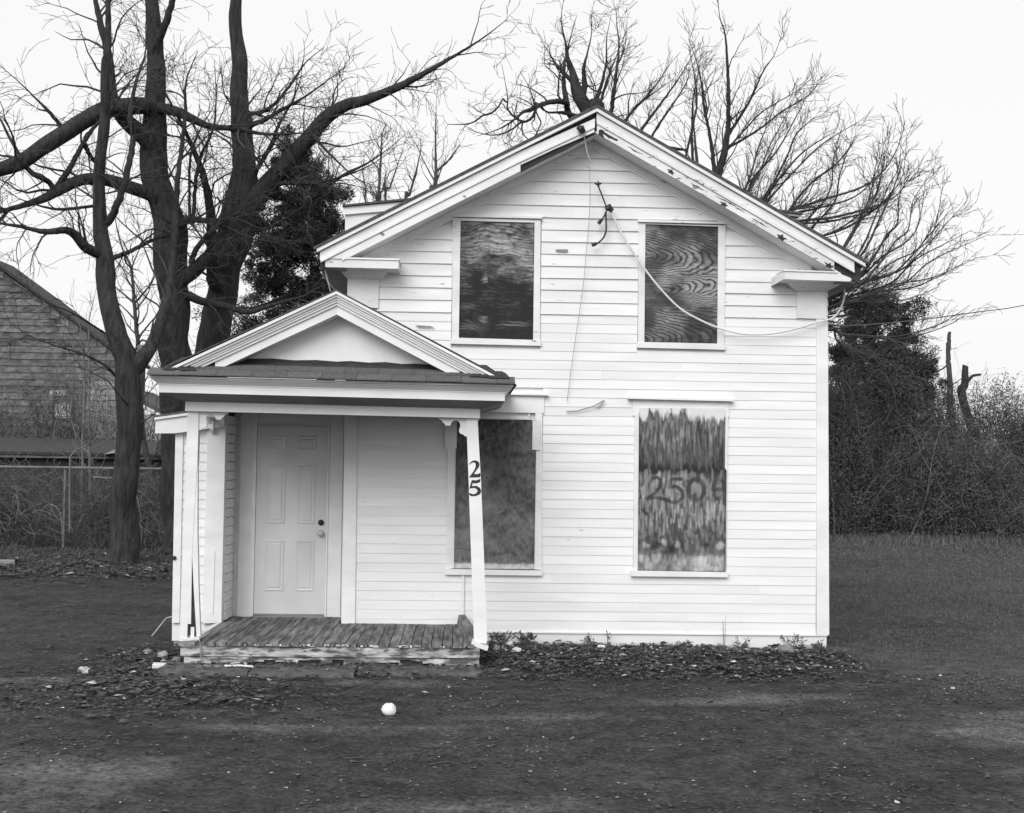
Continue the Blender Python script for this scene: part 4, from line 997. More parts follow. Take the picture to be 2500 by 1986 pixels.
tree('leaning dark trunk behind the porch roof, limb arching over the gable', [
    [(-3.55,14.6,-.3,.5),(-3.5,14.6,.3,.42)] + [(-4.364,14.6,2.424,0.37),(-4.187,14.6,3.714,0.345),(-4.075,14.6,4.869,0.33),(-3.857,14.6,5.924,0.31),(-3.647,14.6,6.631,0.32),(-3.506,14.6,7.338,0.29),(-3.598,14.6,8.042,0.225),(-3.659,14.6,8.748,0.23),(-3.725,14.6,9.349,0.2),(-3.764,14.6,10.342,0.17),(-3.858,14.6,11.407,0.13),(-3.795,14.6,12.48,0.09),(-3.889,14.6,13.552,0.05)],
    [(-3.997,14.5,5.277,0.2),(-4.1,14.2,5.513,0.19),(-4.118,14.1,5.636,0.14)],
    [(-3.484,14.5,7.073,0.24),(-3.045,14.5,7.609,0.215),(-2.53,14.2,8.15,0.2),(-2.102,14,8.563,0.165),(-1.758,13.9,8.996,0.145),(-1.343,13.8,9.221,0.13),(-0.86,13.7,9.343,0.11),(0.027,13.5,9.686,0.07),(1.036,13.3,10.232,0.03)],
    [(-3.344,14.4,7.757,0.06),(-3.098,14.1,8.113,0.05),(-2.918,14,8.371,0.045),(-2.775,13.9,8.765,0.035),(-2.513,13.9,9.255,0.02)],
    [(-3.438,14.4,8.878,0.06),(-3.082,14.1,8.948,0.05),(-2.715,13.9,9.112,0.04),(-2.23,13.8,9.372,0.025)],
    [(-3.461,14.3,9.097,0.05),(-3.154,14.1,9.121,0.045),(-2.869,14,9.274,0.04),(-2.577,14.3,9.786,0.03)],
    [(-2.71,14.1,7.567,0.05),(-2.193,13.8,7.514,0.035),(-1.63,13.6,7.552,0.025),(-0.943,13.4,7.761,0.015)],
    [(-2.01,13.8,8.55,0.05),(-1.779,13.6,8.266,0.03),(-1.459,13.5,7.942,0.02),(-1.074,13.4,7.589,0.012)],
    [(-2.221,14.1,7.092,0.02),(-1.828,13.9,7.405,0.03),(-1.315,13.8,7.739,0.035),(-0.835,13.7,7.968,0.02)],
    ], 7, 4.6, 3, -0.01, rmin=.006, sub=(3,4.2), tdens=.3)
# young trees
tree('slender grey sapling seen through the fork of the trunk', [
    [(-5.35,16,-.3,.07)] + [(-5.97,16,2.075,0.065),(-6.057,16,3.348,0.06),(-6.122,16,4.077,0.05),(-6.242,16,4.989,0.042),(-6.293,16,5.538,0.035),(-6.358,16,5.978,0.03),(-6.549,16,6.378,0.02),(-6.668,16,6.78,0.014),(-6.75,16,7.147,0.008)],
    [(-6.246,16,5.136,0.03),(-6.45,16,5.315,0.022),(-6.671,16,5.495,0.015),(-6.929,16,5.71,0.008)], [(-6.229,16,5.173,0.028),(-6.019,16,5.434,0.022),(-5.844,16,5.694,0.016),(-5.745,16,6.063,0.01)],
    [(-6.162,16,4.661,0.025),(-6.33,16,4.878,0.02),(-6.552,16,5.094,0.012)], [(-6.084,16,4.443,0.025),(-5.892,16,4.703,0.018),(-5.716,16,4.889,0.01)], [(-6.346,16,5.941,0.02),(-6.221,16,6.274,0.014),(-6.085,16,6.645,0.008)]], 9, 3.0, 2, 0.08, bark='gtwig', twig='gtwig', name='sapling', rmin=.004, tdens=1)
for k, (lim, lab) in enumerate((
    ([[(-6.666,14.5,0.134,0.04),(-6.72,14.5,1.352,0.036),(-6.753,14.5,2.071,0.03),(-6.79,14.5,2.791,0.03),(-6.786,14.5,3.296,0.026),(-6.826,14.5,4.127,0.018),(-6.821,14.5,4.598,0.01)]], 'pale thin sapling before the dark neighbouring gable'),
    ([[(-7.006,15,0.103,0.04),(-7.041,15,2.074,0.03),(-7.027,15,3.175,0.03),(-7.071,15,3.836,0.022),(-7.141,15,4.424,0.014),(-7.296,15,4.79,0.008)], [(-7.031,15,3.322,0.02),(-7.196,15,3.761,0.014),(-7.353,15,4.2,0.008)]], 'pale forked sapling rising left of the straight pale one'),
    ([[(-6.373,12,0.141,0.02),(-6.403,12,1.447,0.018),(-6.352,12,1.709,0.017),(-6.065,12,1.893,0.016),(-5.811,12,2.077,0.014),(-5.523,12,2.246,0.01)]], 'bent pale sapling crossing low over the fence rail'))):
    tree(lab, lim, 20+k, 3.5, 2, 0.08, bark='paletwig', twig='paletwig', name='sapling', group='pale saplings by the fence', rmin=.004, tdens=1)
# saplings whose tops show over the left roof slope
for k, (lim, lab) in enumerate((
    ([[(1.55,22,-.2,.09),(1.5,22,4.5,.07)] + [(0.362,22,8.782,0.065),(0.377,22,9.239,0.055),(0.404,22,9.697,0.045),(0.383,22,10.23,0.03),(0.375,22,10.765,0.022),(0.377,22,11.3,0.01)], [(0.415,22,9.659,0.035),(0.572,22,9.815,0.028),(0.795,22,10.049,0.02),(1.053,22,10.456,0.008)], [(0.371,22,9.391,0.025),(0.196,22,9.692,0.018),(0.04,22,9.994,0.012)]], 'forked young tree rising tallest above the left roof slope'),
    ([[(-1.7,21,-.2,.08),(-1.7,21,4.0,.06)] + [(-1.115,21,8.33,0.05),(-1.1,21,8.7,0.045),(-1.073,21,9.44,0.034),(-1.055,21,9.884,0.028),(-1.035,21,10.404,0.018),(-0.924,21,10.722,0.008)], [(-1.073,21,9.44,0.02),(-1.315,21,9.693,0.014),(-1.503,21,9.948,0.008)]], 'thin young tree over the dormer, nearest the evergreen'),
    ([[(0.1,23,-.2,.07),(0.1,23,4.4,.055)] + [(-0.437,23,8.846,0.045),(-0.366,23,9.199,0.04),(-0.238,23,9.672,0.03),(-0.148,23,10.065,0.022),(-0.077,23,10.459,0.012),(-0.084,23,10.851,0.006)]], 'curving young tree between the two straight ones over the dormer'),
    ([[(-0.6,24,-.2,.07),(-0.6,24,4.4,.055)] + [(-1.1,24,9.027,0.04),(-0.972,24,9.632,0.03),(-0.822,24,10.118,0.02),(-0.709,24,10.482,0.01)], [(-1.679,24,9.175,0.03),(-1.707,24,9.616,0.024),(-1.795,24,10.096,0.015),(-1.741,24,10.419,0.008)]], 'faint low sapling behind the dormer roof'))):
    tree(lab, lim, 30+k, 4.0, 3, 0.12, bark='gtwig', twig='gtwig', name='sapling', group='saplings behind the roof', lmul=.75, rmin=.0058, tdens=1, ang=(20,50))
# bare trees behind the right slope of the roof
tree('thick trunked bare tree directly behind the roof peak', [
    [(3.6,19,-.2,.288),(3.55,19,4.,.256)] + [(4.532,19,10.179,0.216),(4.312,19,10.648,0.192),(4.137,19,10.946,0.176),(4.026,19,11.246,0.136),(3.936,19,11.611,0.088),(3.803,19,11.976,0.056),(3.734,19,12.407,0.024)],
    [(4.159,19,10.947,0.096),(4.24,19,11.338,0.072),(4.214,19,11.727,0.048),(4.295,19,12.118,0.024)], [(4.027,19,11.203,0.072),(3.852,19,11.458,0.056),(3.592,19,11.711,0.04),(3.417,19,11.966,0.016)],
    [(4.251,19,10.366,0.096),(3.95,19,10.467,0.088),(3.819,19,10.658,0.08),(3.773,19,10.937,0.072),(3.704,19,11.325,0.056),(3.719,19,11.822,0.032)],
    [(3.781,18.8,10.774,0.072),(3.567,18.5,10.728,0.075),(3.344,18.3,10.657,0.065),(3.047,18.2,10.548,0.055),(2.917,18.1,10.444,0.05),(2.624,18,10.295,0.04),(2.457,17.9,10.118,0.03)],
    [(2.973,18.6,10.699,0.032),(2.975,18.6,10.55,0.036),(2.904,18.6,10.357,0.036),(2.716,18.6,10.225,0.032),(2.482,18.6,10.304,0.028),(2.269,18.6,10.533,0.024),(2.265,18.6,10.788,0.016)],
    [(2.694,18.6,10.224,0.032),(2.569,18.6,10.179,0.028),(2.423,18.6,10.048,0.024),(2.235,18.6,9.937,0.02),(1.983,18.6,9.867,0.016),(1.688,18.6,9.882,0.012),(1.266,18.6,9.999,0.006)],
    [(2.652,18.6,10.244,0.024),(2.634,18.6,10.031,0.02),(2.699,18.6,9.863,0.016),(2.87,18.6,9.739,0.01)],
    [(3.026,18.2,10.548,0.04),(3.273,18.8,10.537,0.024),(3.549,18.8,10.533,0.032),(3.762,18.8,10.516,0.048)],
    [(2.136,18.5,10.757,0.02),(2.034,18.5,10.564,0.022),(1.847,18.5,10.39,0.024),(1.638,18.5,10.321,0.024),(1.431,18.5,10.168,0.02),(1.202,18.5,10.099,0.016),(0.741,18.5,10.078,0.006)],
    [(3.091,18.5,10.122,0.016),(3.1,18.5,10.208,0.018),(3.025,18.5,10.354,0.019),(2.959,18.5,10.523,0.021)],
    [(4.422,19,10.435,0.08),(4.525,19,10.761,0.072),(4.586,19,11.044,0.056),(4.69,19,11.414,0.04),(4.791,19,11.958,0.024)],
    ], 41, 3.4, 3, 0.03, bark='bark', twig='twig', lmul=.8, rmin=.0068, wob=.26, sub=(3,4.2))
tree('upright forked bare tree behind the upper right roof slope', [
    [(6.6,17,-.2,.168),(6.6,17,3.,.140)] + [(7.23,17,8.184,0.105),(7.259,17,8.599,0.095),(7.43,17,9.064,0.084),(7.527,17,9.666,0.063),(7.542,17,10.128,0.052),(7.532,17,10.869,0.042),(7.455,17,11.98,0.021)],
    [(7.227,17,8.598,0.056),(7.177,17,9.058,0.049),(7.081,17,9.655,0.038),(6.961,17,10.207,0.032),(6.863,17,10.945,0.021)], [(7.542,17,9.597,0.042),(7.792,17,9.996,0.035),(8.066,17,10.465,0.029),(8.385,17,11.168,0.017)],
    [(7.475,17,9.249,0.035),(7.888,17,9.489,0.029),(8.393,17,9.825,0.025),(8.853,17,10.206,0.02),(9.407,17,10.544,0.013)], [(7.453,17,9.156,0.028),(7.932,17,9.721,0.021),(8.391,17,10.195,0.015),(9.082,17,10.629,0.01)],
    [(6.779,17.2,8.771,0.035),(6.706,17.2,9.233,0.032),(6.7,17.2,9.93,0.025),(6.718,17.2,10.535,0.017)], [(6.58,17.4,9.045,0.028),(6.714,17.4,9.748,0.025),(6.848,17.4,10.453,0.021),(6.796,17.4,11.061,0.014)],
    [(4.806,17.4,9.937,0.063),(4.779,17.4,10.356,0.052),(4.842,17.4,10.919,0.042),(4.926,17.4,11.811,0.021)], [(5.039,17.4,9.849,0.042),(5.267,17.4,10.228,0.035),(5.589,17.4,10.563,0.028),(5.911,17.4,10.992,0.017)],
    [(5.399,17.3,9.622,0.042),(5.673,17.3,10.024,0.035),(5.948,17.3,10.404,0.028),(6.314,17.3,10.926,0.017)], [(5.679,17.3,9.466,0.032),(5.906,17.3,9.89,0.028),(6.226,17.3,10.364,0.021),(6.547,17.3,10.885,0.014)],
    [(4.443,17.5,10.235,0.042),(4.532,17.5,10.565,0.035),(4.666,17.5,11.038,0.028)]], 43, 4.4, 3, 0.08, bark='bark', twig='twig', lmul=.8, rmin=.0068, ang=(15,45), sub=(3.4,4.2))
def fan(l):
    a, b = l[0], l[1]; dx = max(.12, b[0]-a[0]); s = (a[0]-7.0)/dx
    z = min(max(a[2]-s*(b[2]-a[2])*1.1, 1.6), a[2]-.3) if b[2] > a[2]-.05 else a[2]-.4
    m_ = ((a[0]+7.0)/2, (a[1]+16.5)/2, (a[2]+z)/2-.06, a[3]*1.15)
    return [(7.02,16.5,z,a[3]*1.3), m_] + l
fr_ = random.Random(8)
def twin(l):
    n = len(l); ox, oy, oz = fr_.uniform(-.5,.5), fr_.uniform(-1.2,1.2), fr_.uniform(-.45,.45)
    return [(p[0]+ox*i/n, p[1]+oy*i/n, p[2]+oz*i/n, p[3]*(.8 if i else 1)) for i, p in enumerate(l)]
FAN = [
    fan([(7.885,16.5,8.055,0.034),(8.122,16.5,8.54,0.029),(8.598,16.5,9.099,0.02),(9.074,16.5,9.97,0.013),(9.279,16.5,10.388,0.007)]),
    fan([(7.752,16.2,8.025,0.029),(7.918,16.2,8.469,0.023),(8.084,16.2,9.084,0.018),(8.251,16.2,9.53,0.011),(8.519,16.2,10.183,0.007)]),
    fan([(8.159,16.2,7.83,0.034),(8.664,16.2,8.486,0.026),(9.171,16.2,9.041,0.018),(9.85,16.2,9.499,0.007)]),
    fan([(8.378,16.7,7.969,0.029),(8.65,16.7,8.527,0.023),(8.923,16.7,9.085,0.018),(9.128,16.7,9.574,0.011),(9.542,16.7,9.965,0.006)]),
    fan([(8.822,16,7.603,0.038),(9.226,16,7.746,0.032),(9.63,16,7.889,0.029),(10.475,16,8.177,0.023),(10.982,16,8.56,0.018),(11.321,16,9.11,0.011),(11.506,16,9.724,0.004)]),
    fan([(8.906,16.6,7.686,0.029),(9.453,16.6,8.385,0.023),(10.003,16.6,8.81,0.018),(10.347,16.6,9.232,0.011),(10.519,16.6,9.547,0.005)]),
    fan([(9.077,16.2,7.393,0.034),(9.858,16.2,7.494,0.029),(10.879,16.2,7.787,0.02),(11.39,16.2,8.069,0.013),(11.8,16.2,8.555,0.008),(12.074,16.2,8.663,0.003)]),
    fan([(9.443,16.8,7.252,0.029),(10.064,16.8,7.956,0.023),(10.2,16.8,8.652,0.016),(10.476,16.8,9.457,0.005)]),
    fan([(9.548,16.3,7.03,0.032),(10.059,16.3,7.21,0.029),(10.57,16.3,7.493,0.024),(11.253,16.3,8.087,0.018),(11.56,16.3,8.948,0.007)]),
    fan([(9.973,16,6.617,0.029),(10.41,16,7.4,0.023),(10.645,16,7.877,0.018),(10.779,16,8.488,0.011),(10.929,16,9.44,0.003)]),
    fan([(10.251,15.8,6.324,0.032),(10.551,15.8,6.764,0.029),(10.785,15.8,7.271,0.023),(11.12,15.8,7.982,0.016),(11.389,15.8,8.458,0.01),(11.472,15.8,9.334,0.003)]),
    fan([(9.617,15.8,5.646,0.043),(10.252,15.8,5.957,0.038),(10.72,15.8,6.534,0.029),(11.021,15.8,7.041,0.023),(11.256,15.8,7.314,0.018),(11.322,15.8,7.986,0.011),(11.591,15.8,8.529,0.005)]),
    fan([(9.713,16.2,5.631,0.04),(10.543,16.2,6.119,0.029),(11.053,16.2,6.603,0.023),(11.563,16.2,6.918,0.018),(11.904,16.2,7.4,0.011),(12.074,16.2,8.493,0.004)]),
    fan([(9.742,16.3,5.542,0.04),(10.405,16.3,5.927,0.032),(11.257,16.3,6.181,0.023),(11.769,16.3,6.633,0.018),(12.283,16.3,7.256,0.013),(12.798,16.3,7.847,0.005)]),
    fan([(9.799,16.5,5.466,0.038),(10.466,16.5,5.717,0.032),(11.324,16.5,6.006,0.024),(11.909,16.5,6.564,0.018),(12.529,16.5,6.919,0.011),(13.186,16.5,7.259,0.005)]),
    fan([(9.658,16,5.303,0.034),(10.315,16,5.483,0.029),(10.922,16,5.729,0.023),(11.666,16,5.844,0.018),(12.174,16,6.055,0.011),(12.581,16,6.248,0.005)]),
    fan([(9.828,16.6,5.171,0.029),(10.326,16.6,5.248,0.024),(11.186,16.6,5.537,0.018),(11.876,16.6,5.687,0.011),(12.567,16.6,5.974,0.006)]),
    fan([(9.694,16,4.836,0.034),(9.98,16,4.74,0.029),(10.317,16,4.713,0.026),(10.992,16,4.691,0.022),(11.498,16,4.734,0.018),(12.344,16,5.017,0.011),(13.056,16,5.466,0.005)]),
    fan([(9.807,16.4,4.945,0.023),(10.03,16.4,4.61,0.02),(10.372,16.4,4.379,0.018),(10.953,16.4,4.287,0.011)]),
]
tree('wide spreading bare tree fanning out beyond the right eave', [
    [(7.0,16.5,-.2,.28),(7.02,16.5,2.0,.25),(7.05,16.5,4.2,.2),(7.0,16.5,6.2,.12)],
    *FAN, *[twin(l) for l in FAN],
    ], 45, 3.6, 3, 0.06, bark='twig', twig='twig', lmul=.72, ang=(15, 42), rmin=.0068, wob=.14, start=.3, sub=(3.6,4.4), tdens=0.0)
# snags on the right
tree('broken grey snag standing above the bramble thicket', [[(16.3,24.5,-.2,.12)] + [(15.847,24.5,3.319,0.1),(15.809,24.5,4.167,0.085),(15.76,24.5,4.803,0.07),(15.771,24.5,5.335,0.06),(15.792,24.5,5.708,0.045)], [(15.755,24.5,4.75,0.03),(15.567,24.5,4.588,0.022),(15.299,24.5,4.477,0.014)], [(15.728,24.5,4.909,0.035),(15.717,24.5,5.175,0.03),(15.706,24.5,5.387,0.02)]], 51, .6, 2, 0.0, bark='gtwig', twig='gtwig', name='snag')
tree('short dark stump trunk at the far right of the thicket', [[(17.55,24.5,-.2,.14)] + [(16.239,24.5,3.537,0.12),(16.255,24.5,4.121,0.11),(16.276,24.5,4.44,0.1),(16.287,24.5,4.706,0.09)], [(16.319,24.5,4.175,0.05),(16.481,24.5,4.39,0.045),(16.75,24.5,4.448,0.03)]], 52, .6, 2, 0.0, bark='bark', twig='gtwig', name='snag')
for k, (x, y, h, lab) in enumerate(((20.0,25,7.5,'leafless grey tree at the right edge behind the thicket'), (23.5,30,8.5,'tall faint tree farthest right behind the thicket'), (-12.2,19,9.5,'bare dark tree at the left edge beyond the fence'))):
    tree(lab, [[(x,y,-.2,.16),(x+.1,y,h*.3,.13),(x-.1,y+.1,h*.6,.08),(x+.15,y,h,.02)], [(x,y,h*.28,.08),(x-.7,y-.2,h*.5,.05),(x-1.2,y-.4,h*.85,.015)], [(x+.05,y,h*.35,.07),(x+.8,y+.2,h*.55,.045),(x+1.3,y,h*.8,.015)]], 60+k, 3.0, 3, .08, bark='gtwig', twig='gtwig', lmul=.8, rmin=.007)

# ------------------------------------------------------------------ evergreens
def needles(b, c, rad, n, r, size, up=.25):
    for _ in range(n):
        d = Vector((r.gauss(0,1), r.gauss(0,1), r.gauss(0,1))).normalized()
        p = c + Vector((d.x*rad[0], d.y*rad[1], d.z*rad[2]))*(r.random()**.45)
        a = (d*.8+Vector((r.gauss(0,.6), r.gauss(0,.6), r.gauss(0,.5)+up))).normalized()
        s_ = a.cross(Vector((r.gauss(0,1), r.gauss(0,1), r.gauss(0,1)))).normalized()
        l = size*r.uniform(.6,1.5); w = l*r.uniform(.09,.2)
        k = len(b.v)
        q = p+a*l*.55+s_*w; q2 = p+a*l*.45-s_*w; e = p+a*l
        b.v += [tuple(p), tuple(q), tuple(e), tuple(q2)]; b.f.append((k,k+1,k+2,k+3))
def evergreen(label, trunk, clumps, seed, dens, size, branches=()):
    r = random.Random(seed)
    rt_ = root('evergreen_tree', (trunk[0][0], trunk[0][1], gh(trunk[0][0], trunk[0][1])-.02), label, 'tree')
    B().tube([t[:3] for t in trunk], [t[3] for t in trunk], 9).build('trunk', MT['bark'], rt_, True)
    for l in branches:
        p = smooth_path([t[:3] for t in l], 3); B().tube(p, [l[0][3]*(1-.8*i/(len(p)-1)) for i in range(len(p))], 6).build('limb', MT['bark'], rt_)
    b = B()
    for (x, y, z, rx, rz, k) in clumps:
        c = Vector((x, y, z)); n = int(dens*k*rx*rz)
        m = max(5, int(rx*rz*34))
        for _ in range(m):                     # sub-clumps keep an uneven outline with gaps
            d = Vector((r.gauss(0,1), r.gauss(0,1), r.gauss(0,1))).normalized()*(r.random()**.4)
            q = c+Vector((d.x*rx, d.y*rx*.8, d.z*rz)); rr = r.uniform(.08,.24)
            needles(b, q, (rr*1.2, rr*1.1, rr), int(n/m), r, size)
    b.build('crown', MT['needle'], rt_)
    return rt_
def cl(pts, Y):
    return [(p[0], p[1]+random.uniform(-.5,.5), p[2], p[3], k, d) for p, k, d in pts]
ev = [(-2.982,17,8.333,0.55),(-2.608,17,8.533,0.5),(-2.746,17,7.878,0.75),(-2.295,17,8.041,0.75),(-3.114,17,7.411,0.7),(-2.431,17,7.272,0.85),(-2.018,17,7.434,0.55),(-3.1,17,6.762,0.7),(-2.53,17,6.582,0.85),(-2.04,17,6.668,0.6),(-3.314,17,6.185,0.5),(-2.783,17,6.005,0.7),(-2.178,17,5.978,0.7),(-1.769,17,6.33,0.35),(-2.77,17,9.067,0.4),(-2.914,17,8.718,0.45),(-2.465,17,8.959,0.35),(-1.783,17,7.056,0.35),(-1.875,17,7.897,0.4),(-3.564,17,7.249,0.4),(-3.473,17,6.563,0.4)]
ev2 = [(-3.871,17,5.794,0.3),(-3.528,17,5.61,0.35),(-3.815,17,4.958,0.4),(-4.069,17,4.574,0.3),(-3.15,17,5.541,0.4),(-2.619,17,5.398,0.5),(-3.326,17,4.967,0.35),(-2.954,17,5.164,0.35),(-3.748,17,5.339,0.25),(-4.98,17,5.013,0.12),(-4.116,17,4.991,0.25),(-2.093,17,5.522,0.4),(-3.685,17,7.629,0.5),(-3.744,17,6.863,0.5),(-3.539,17,6.105,0.45),(-3.314,17,7.943,0.45),(-3.382,17,5.803,0.4),(-2.851,17,5.661,0.5),(-3.061,17,4.896,0.35),(-3.986,17,4.197,0.35),(-3.691,17,4.429,0.3),(-1.797,17,5.833,0.3),(-1.666,17,6.905,0.25)]
evergreen('dense dark evergreen between the leaning trunk and the gable', [(-2.1,17,-.3,.3),(-2.0,17,3,.24),(-1.95,17,6,.12),(-2.0,17,7.6,.03)],
    [(p[0],p[1]+U(-.4,.4),p[2],p[3],p[3]*.95,1.0) for p in ev]+[(p[0],p[1],p[2],p[3],p[3]*.95,.75) for p in ev2], 71, 12500, .068,
    [[(-2.859,16.8,5.521,0.05),(-3.601,16.8,5.205,0.045),(-4.049,16.8,5.196,0.03)], [(-2.691,16.8,6.471,0.05),(-3.449,16.8,6.835,0.04),(-3.83,16.8,7.131,0.03)], [(-2.339,16.8,7.618,0.05),(-2.357,16.8,6.667,0.06),(-2.376,16.8,5.719,0.07)]])
jn = [(12.522,22,6.401,0.38),(12.423,22,6.001,0.5),(12.873,22,6.209,0.4),(12.574,22,5.507,0.6),(13.075,22,5.715,0.45),(13.274,22,6.116,0.3),(13.726,22,6.025,0.33),(13.876,22,6.177,0.22),(13.626,22,5.675,0.35),(12.176,22,5.004,0.7),(12.926,22,5.017,0.7),(13.426,22,5.175,0.5),(11.928,22,4.554,0.55),(12.578,22,4.367,0.8),(13.277,22,4.577,0.6),(13.928,22,4.836,0.45),(14.179,22,4.741,0.3),(13.728,22,4.386,0.6),(11.577,22,4.944,0.3),(11.729,22,4.353,0.35),(13.124,22,5.915,0.25),(12.224,22,5.65,0.4),(11.83,22,3.959,0.6),(12.43,22,3.771,0.8),(13.079,22,3.979,0.8),(13.729,22,3.89,0.7),(14.23,22,4.196,0.45),(11.683,22,3.364,0.6),(12.332,22,3.176,0.8),(13.03,22,3.286,0.8),(13.73,22,3.296,0.7),(14.331,22,3.603,0.4),(11.536,22,2.769,0.5),(12.134,22,2.581,0.7),(12.832,22,2.69,0.7),(13.531,22,2.7,0.7)]
evergreen('ragged dark juniper rising from the thicket beyond the house', [(13.1,22,-.2,.3),(12.9,22,3,.22),(12.6,22,5.2,.12),(12.55,22,6.4,.04)],
    [(p[0],p[1]+U(-.4,.4),p[2],p[3],p[3],1.0) for p in jn], 73, 15000, .07)

# ------------------------------------------------------------------ bramble thicket on the right
def bush(label, c, rx, ry, h, seed, nleaf, ncane, pale=.09, leafsize=.075):
    r = random.Random(seed); x0, y0 = c; z0 = gh(x0, y0)-.03
    rt_ = root('bramble_bush', (x0, y0, z0), label, 'bush', 'brambles of the thicket')
    b = B(); bp_ = B(); lf = B()
    for i in range(ncane):
        a = r.uniform(0, 2*math.pi); k = r.random()**.6
        p = Vector((x0+rx*k*math.cos(a)*.8, y0+ry*k*math.sin(a)*.8, z0))
        hh = h*r.uniform(.5,1.08)*(1-.35*k); dx = r.uniform(-.9,.9); dy = r.uniform(-.6,.6)
        q = [p, p+Vector((dx*.25,dy*.25,hh*.55)), p+Vector((dx*.7,dy*.7,hh*.95)), p+Vector((dx*1.3,dy*1.2,hh*.85)), p+Vector((dx*1.8+r.uniform(-.3,.3),dy*1.5,hh*r.uniform(.3,.7)))]
        pts = smooth_path([tuple(v) for v in q], 3); rr = r.uniform(.006,.014)
        (bp_ if r.random() < pale else b).tube(pts, [rr*(1-.6*j/len(pts)) for j in range(len(pts))], 3, False)
    for i in range(ncane*5):                    # tangled side twigs
        a = r.uniform(0, 2*math.pi); k = r.random()**.5; z = h*r.random()**.8
        p = Vector((x0+rx*k*math.cos(a), y0+ry*k*math.sin(a), z0+z*math.sqrt(max(.05,1-k*k*.7))))
        pts = [tuple(p)]; d = Vector((r.gauss(0,1),r.gauss(0,1),r.gauss(0,.7))).normalized()
        for j in range(5):
            d = (d+Vector((r.gauss(0,.5),r.gauss(0,.5),r.gauss(0,.5)))).normalized(); p = p+d*r.uniform(.1,.25); pts.append(tuple(p))
        (bp_ if r.random() < pale*2 else b).tube(pts, r.uniform(.003,.006), 3, False)
    for i in range(nleaf):
        a = r.uniform(0, 2*math.pi); k = r.random()**.45; z = r.random()**.75
        top = max(.05, 1-k**4*.75)**.5*(0.84+.34*mnoise.noise(Vector((x0+k*math.cos(a)*2.2, k*math.sin(a)*2.2+y0, seed))))
        p = Vector((x0+rx*k*math.cos(a), y0+ry*k*math.sin(a), z0+h*z*top))
        needles(lf, p, (.05,.05,.05), 1, r, leafsize, 0)
    tag(b.build('canes', MT['gtwig'], rt_), kind='stuff')
    if bp_.v: tag(bp_.build('vines', MT['paletwig'], rt_), kind='stuff')
    tag(lf.build('foliage', MT['brush'], rt_), kind='stuff')
    return rt_
bush('tallest dark bramble mound below the juniper', (12.4,20.8), 2.3, 1.4, 5.2, 81, 42000, 260)
bush('broad bramble bush below the broken snag', (15.3,21.5), 2.3, 1.5, 4.5, 82, 46000, 260)
bush('bramble bush nearest the lawn with pale arching stems', (13.7,18.9), 1.9, 1.0, 3.0, 83, 24000, 200, .16)
bush('low bramble against the corner of the house', (10.6,19.6), 1.4, 1.1, 5.0, 84, 24000, 130)
bush('bramble mound at the right edge of the thicket', (17.9,21.5), 2.1, 1.4, 4.4, 85, 34000, 220)
bush('farther bramble mound past the right edge', (20.8,22.5), 2.2, 1.5, 4.0, 86, 15000, 90)
bush('small low bramble at the foot of the pale stem', (15.2,18.2), 1.1, .7, 1.1, 87, 4500, 70, .16)
bush('dim bramble far behind the house corner', (9.2,24.5), 2.2, 1.2, 2.7, 88, 8000, 60)
bush('dim bramble farthest back in the thicket', (16.5,26.5), 3.5, 1.5, 2.9, 89, 10000, 80)
bush('grey brush before the dark neighbouring house, left one', (-11.6,22.5), 1.6, .8, 4.2, 91, 5000, 160, .6)
bush('grey brush before the dark neighbouring house, right one', (-9.2,21.5), 1.6, .8, 4.6, 92, 6000, 200, .6)
bush('grey scrub right behind the shed roof', (-7.6,22.5), 1.2, .7, 3.4, 94, 4000, 130, .6)
bush('grey brush at the far left edge before the neighbouring house', (-14.2,22.5), 1.6, .8, 4.0, 93, 4000, 110, .6)
bush('dry scrub tangled through the fence at left', (-8.3,13.9), 1.2, .4, 1.7, 96, 2500, 120, .5)
bush('dry scrub tangled through the fence behind the forked trunk', (-5.7,14.0), 1.0, .4, 1.6, 97, 2000, 100, .5)
bush('bramble clump by the base of the chain link fence', (-9.8,14.6), 1.4, .6, 1.5, 90, 4000, 90, .3)
tree('pale crooked stem leaning out of the thicket', [[(12.55,18.5,-.2,.03)] + [(12.478,18.4,-0.138,0.028),(12.702,18.4,0.394,0.026),(12.903,18.4,0.972,0.024),(13.015,18.4,1.46,0.022),(12.902,18.4,1.725,0.018),(12.744,18.4,2.033,0.012)], [(13.024,18.4,1.482,0.016),(13.149,18.4,1.551,0.013),(13.307,18.4,1.73,0.008)], [(13.015,18.4,1.682,0.014),(13.194,18.4,1.817,0.012),(13.509,18.4,1.955,0.007)]], 95, 1.6, 2, .04, bark='paletwig', twig='paletwig', name='sapling')

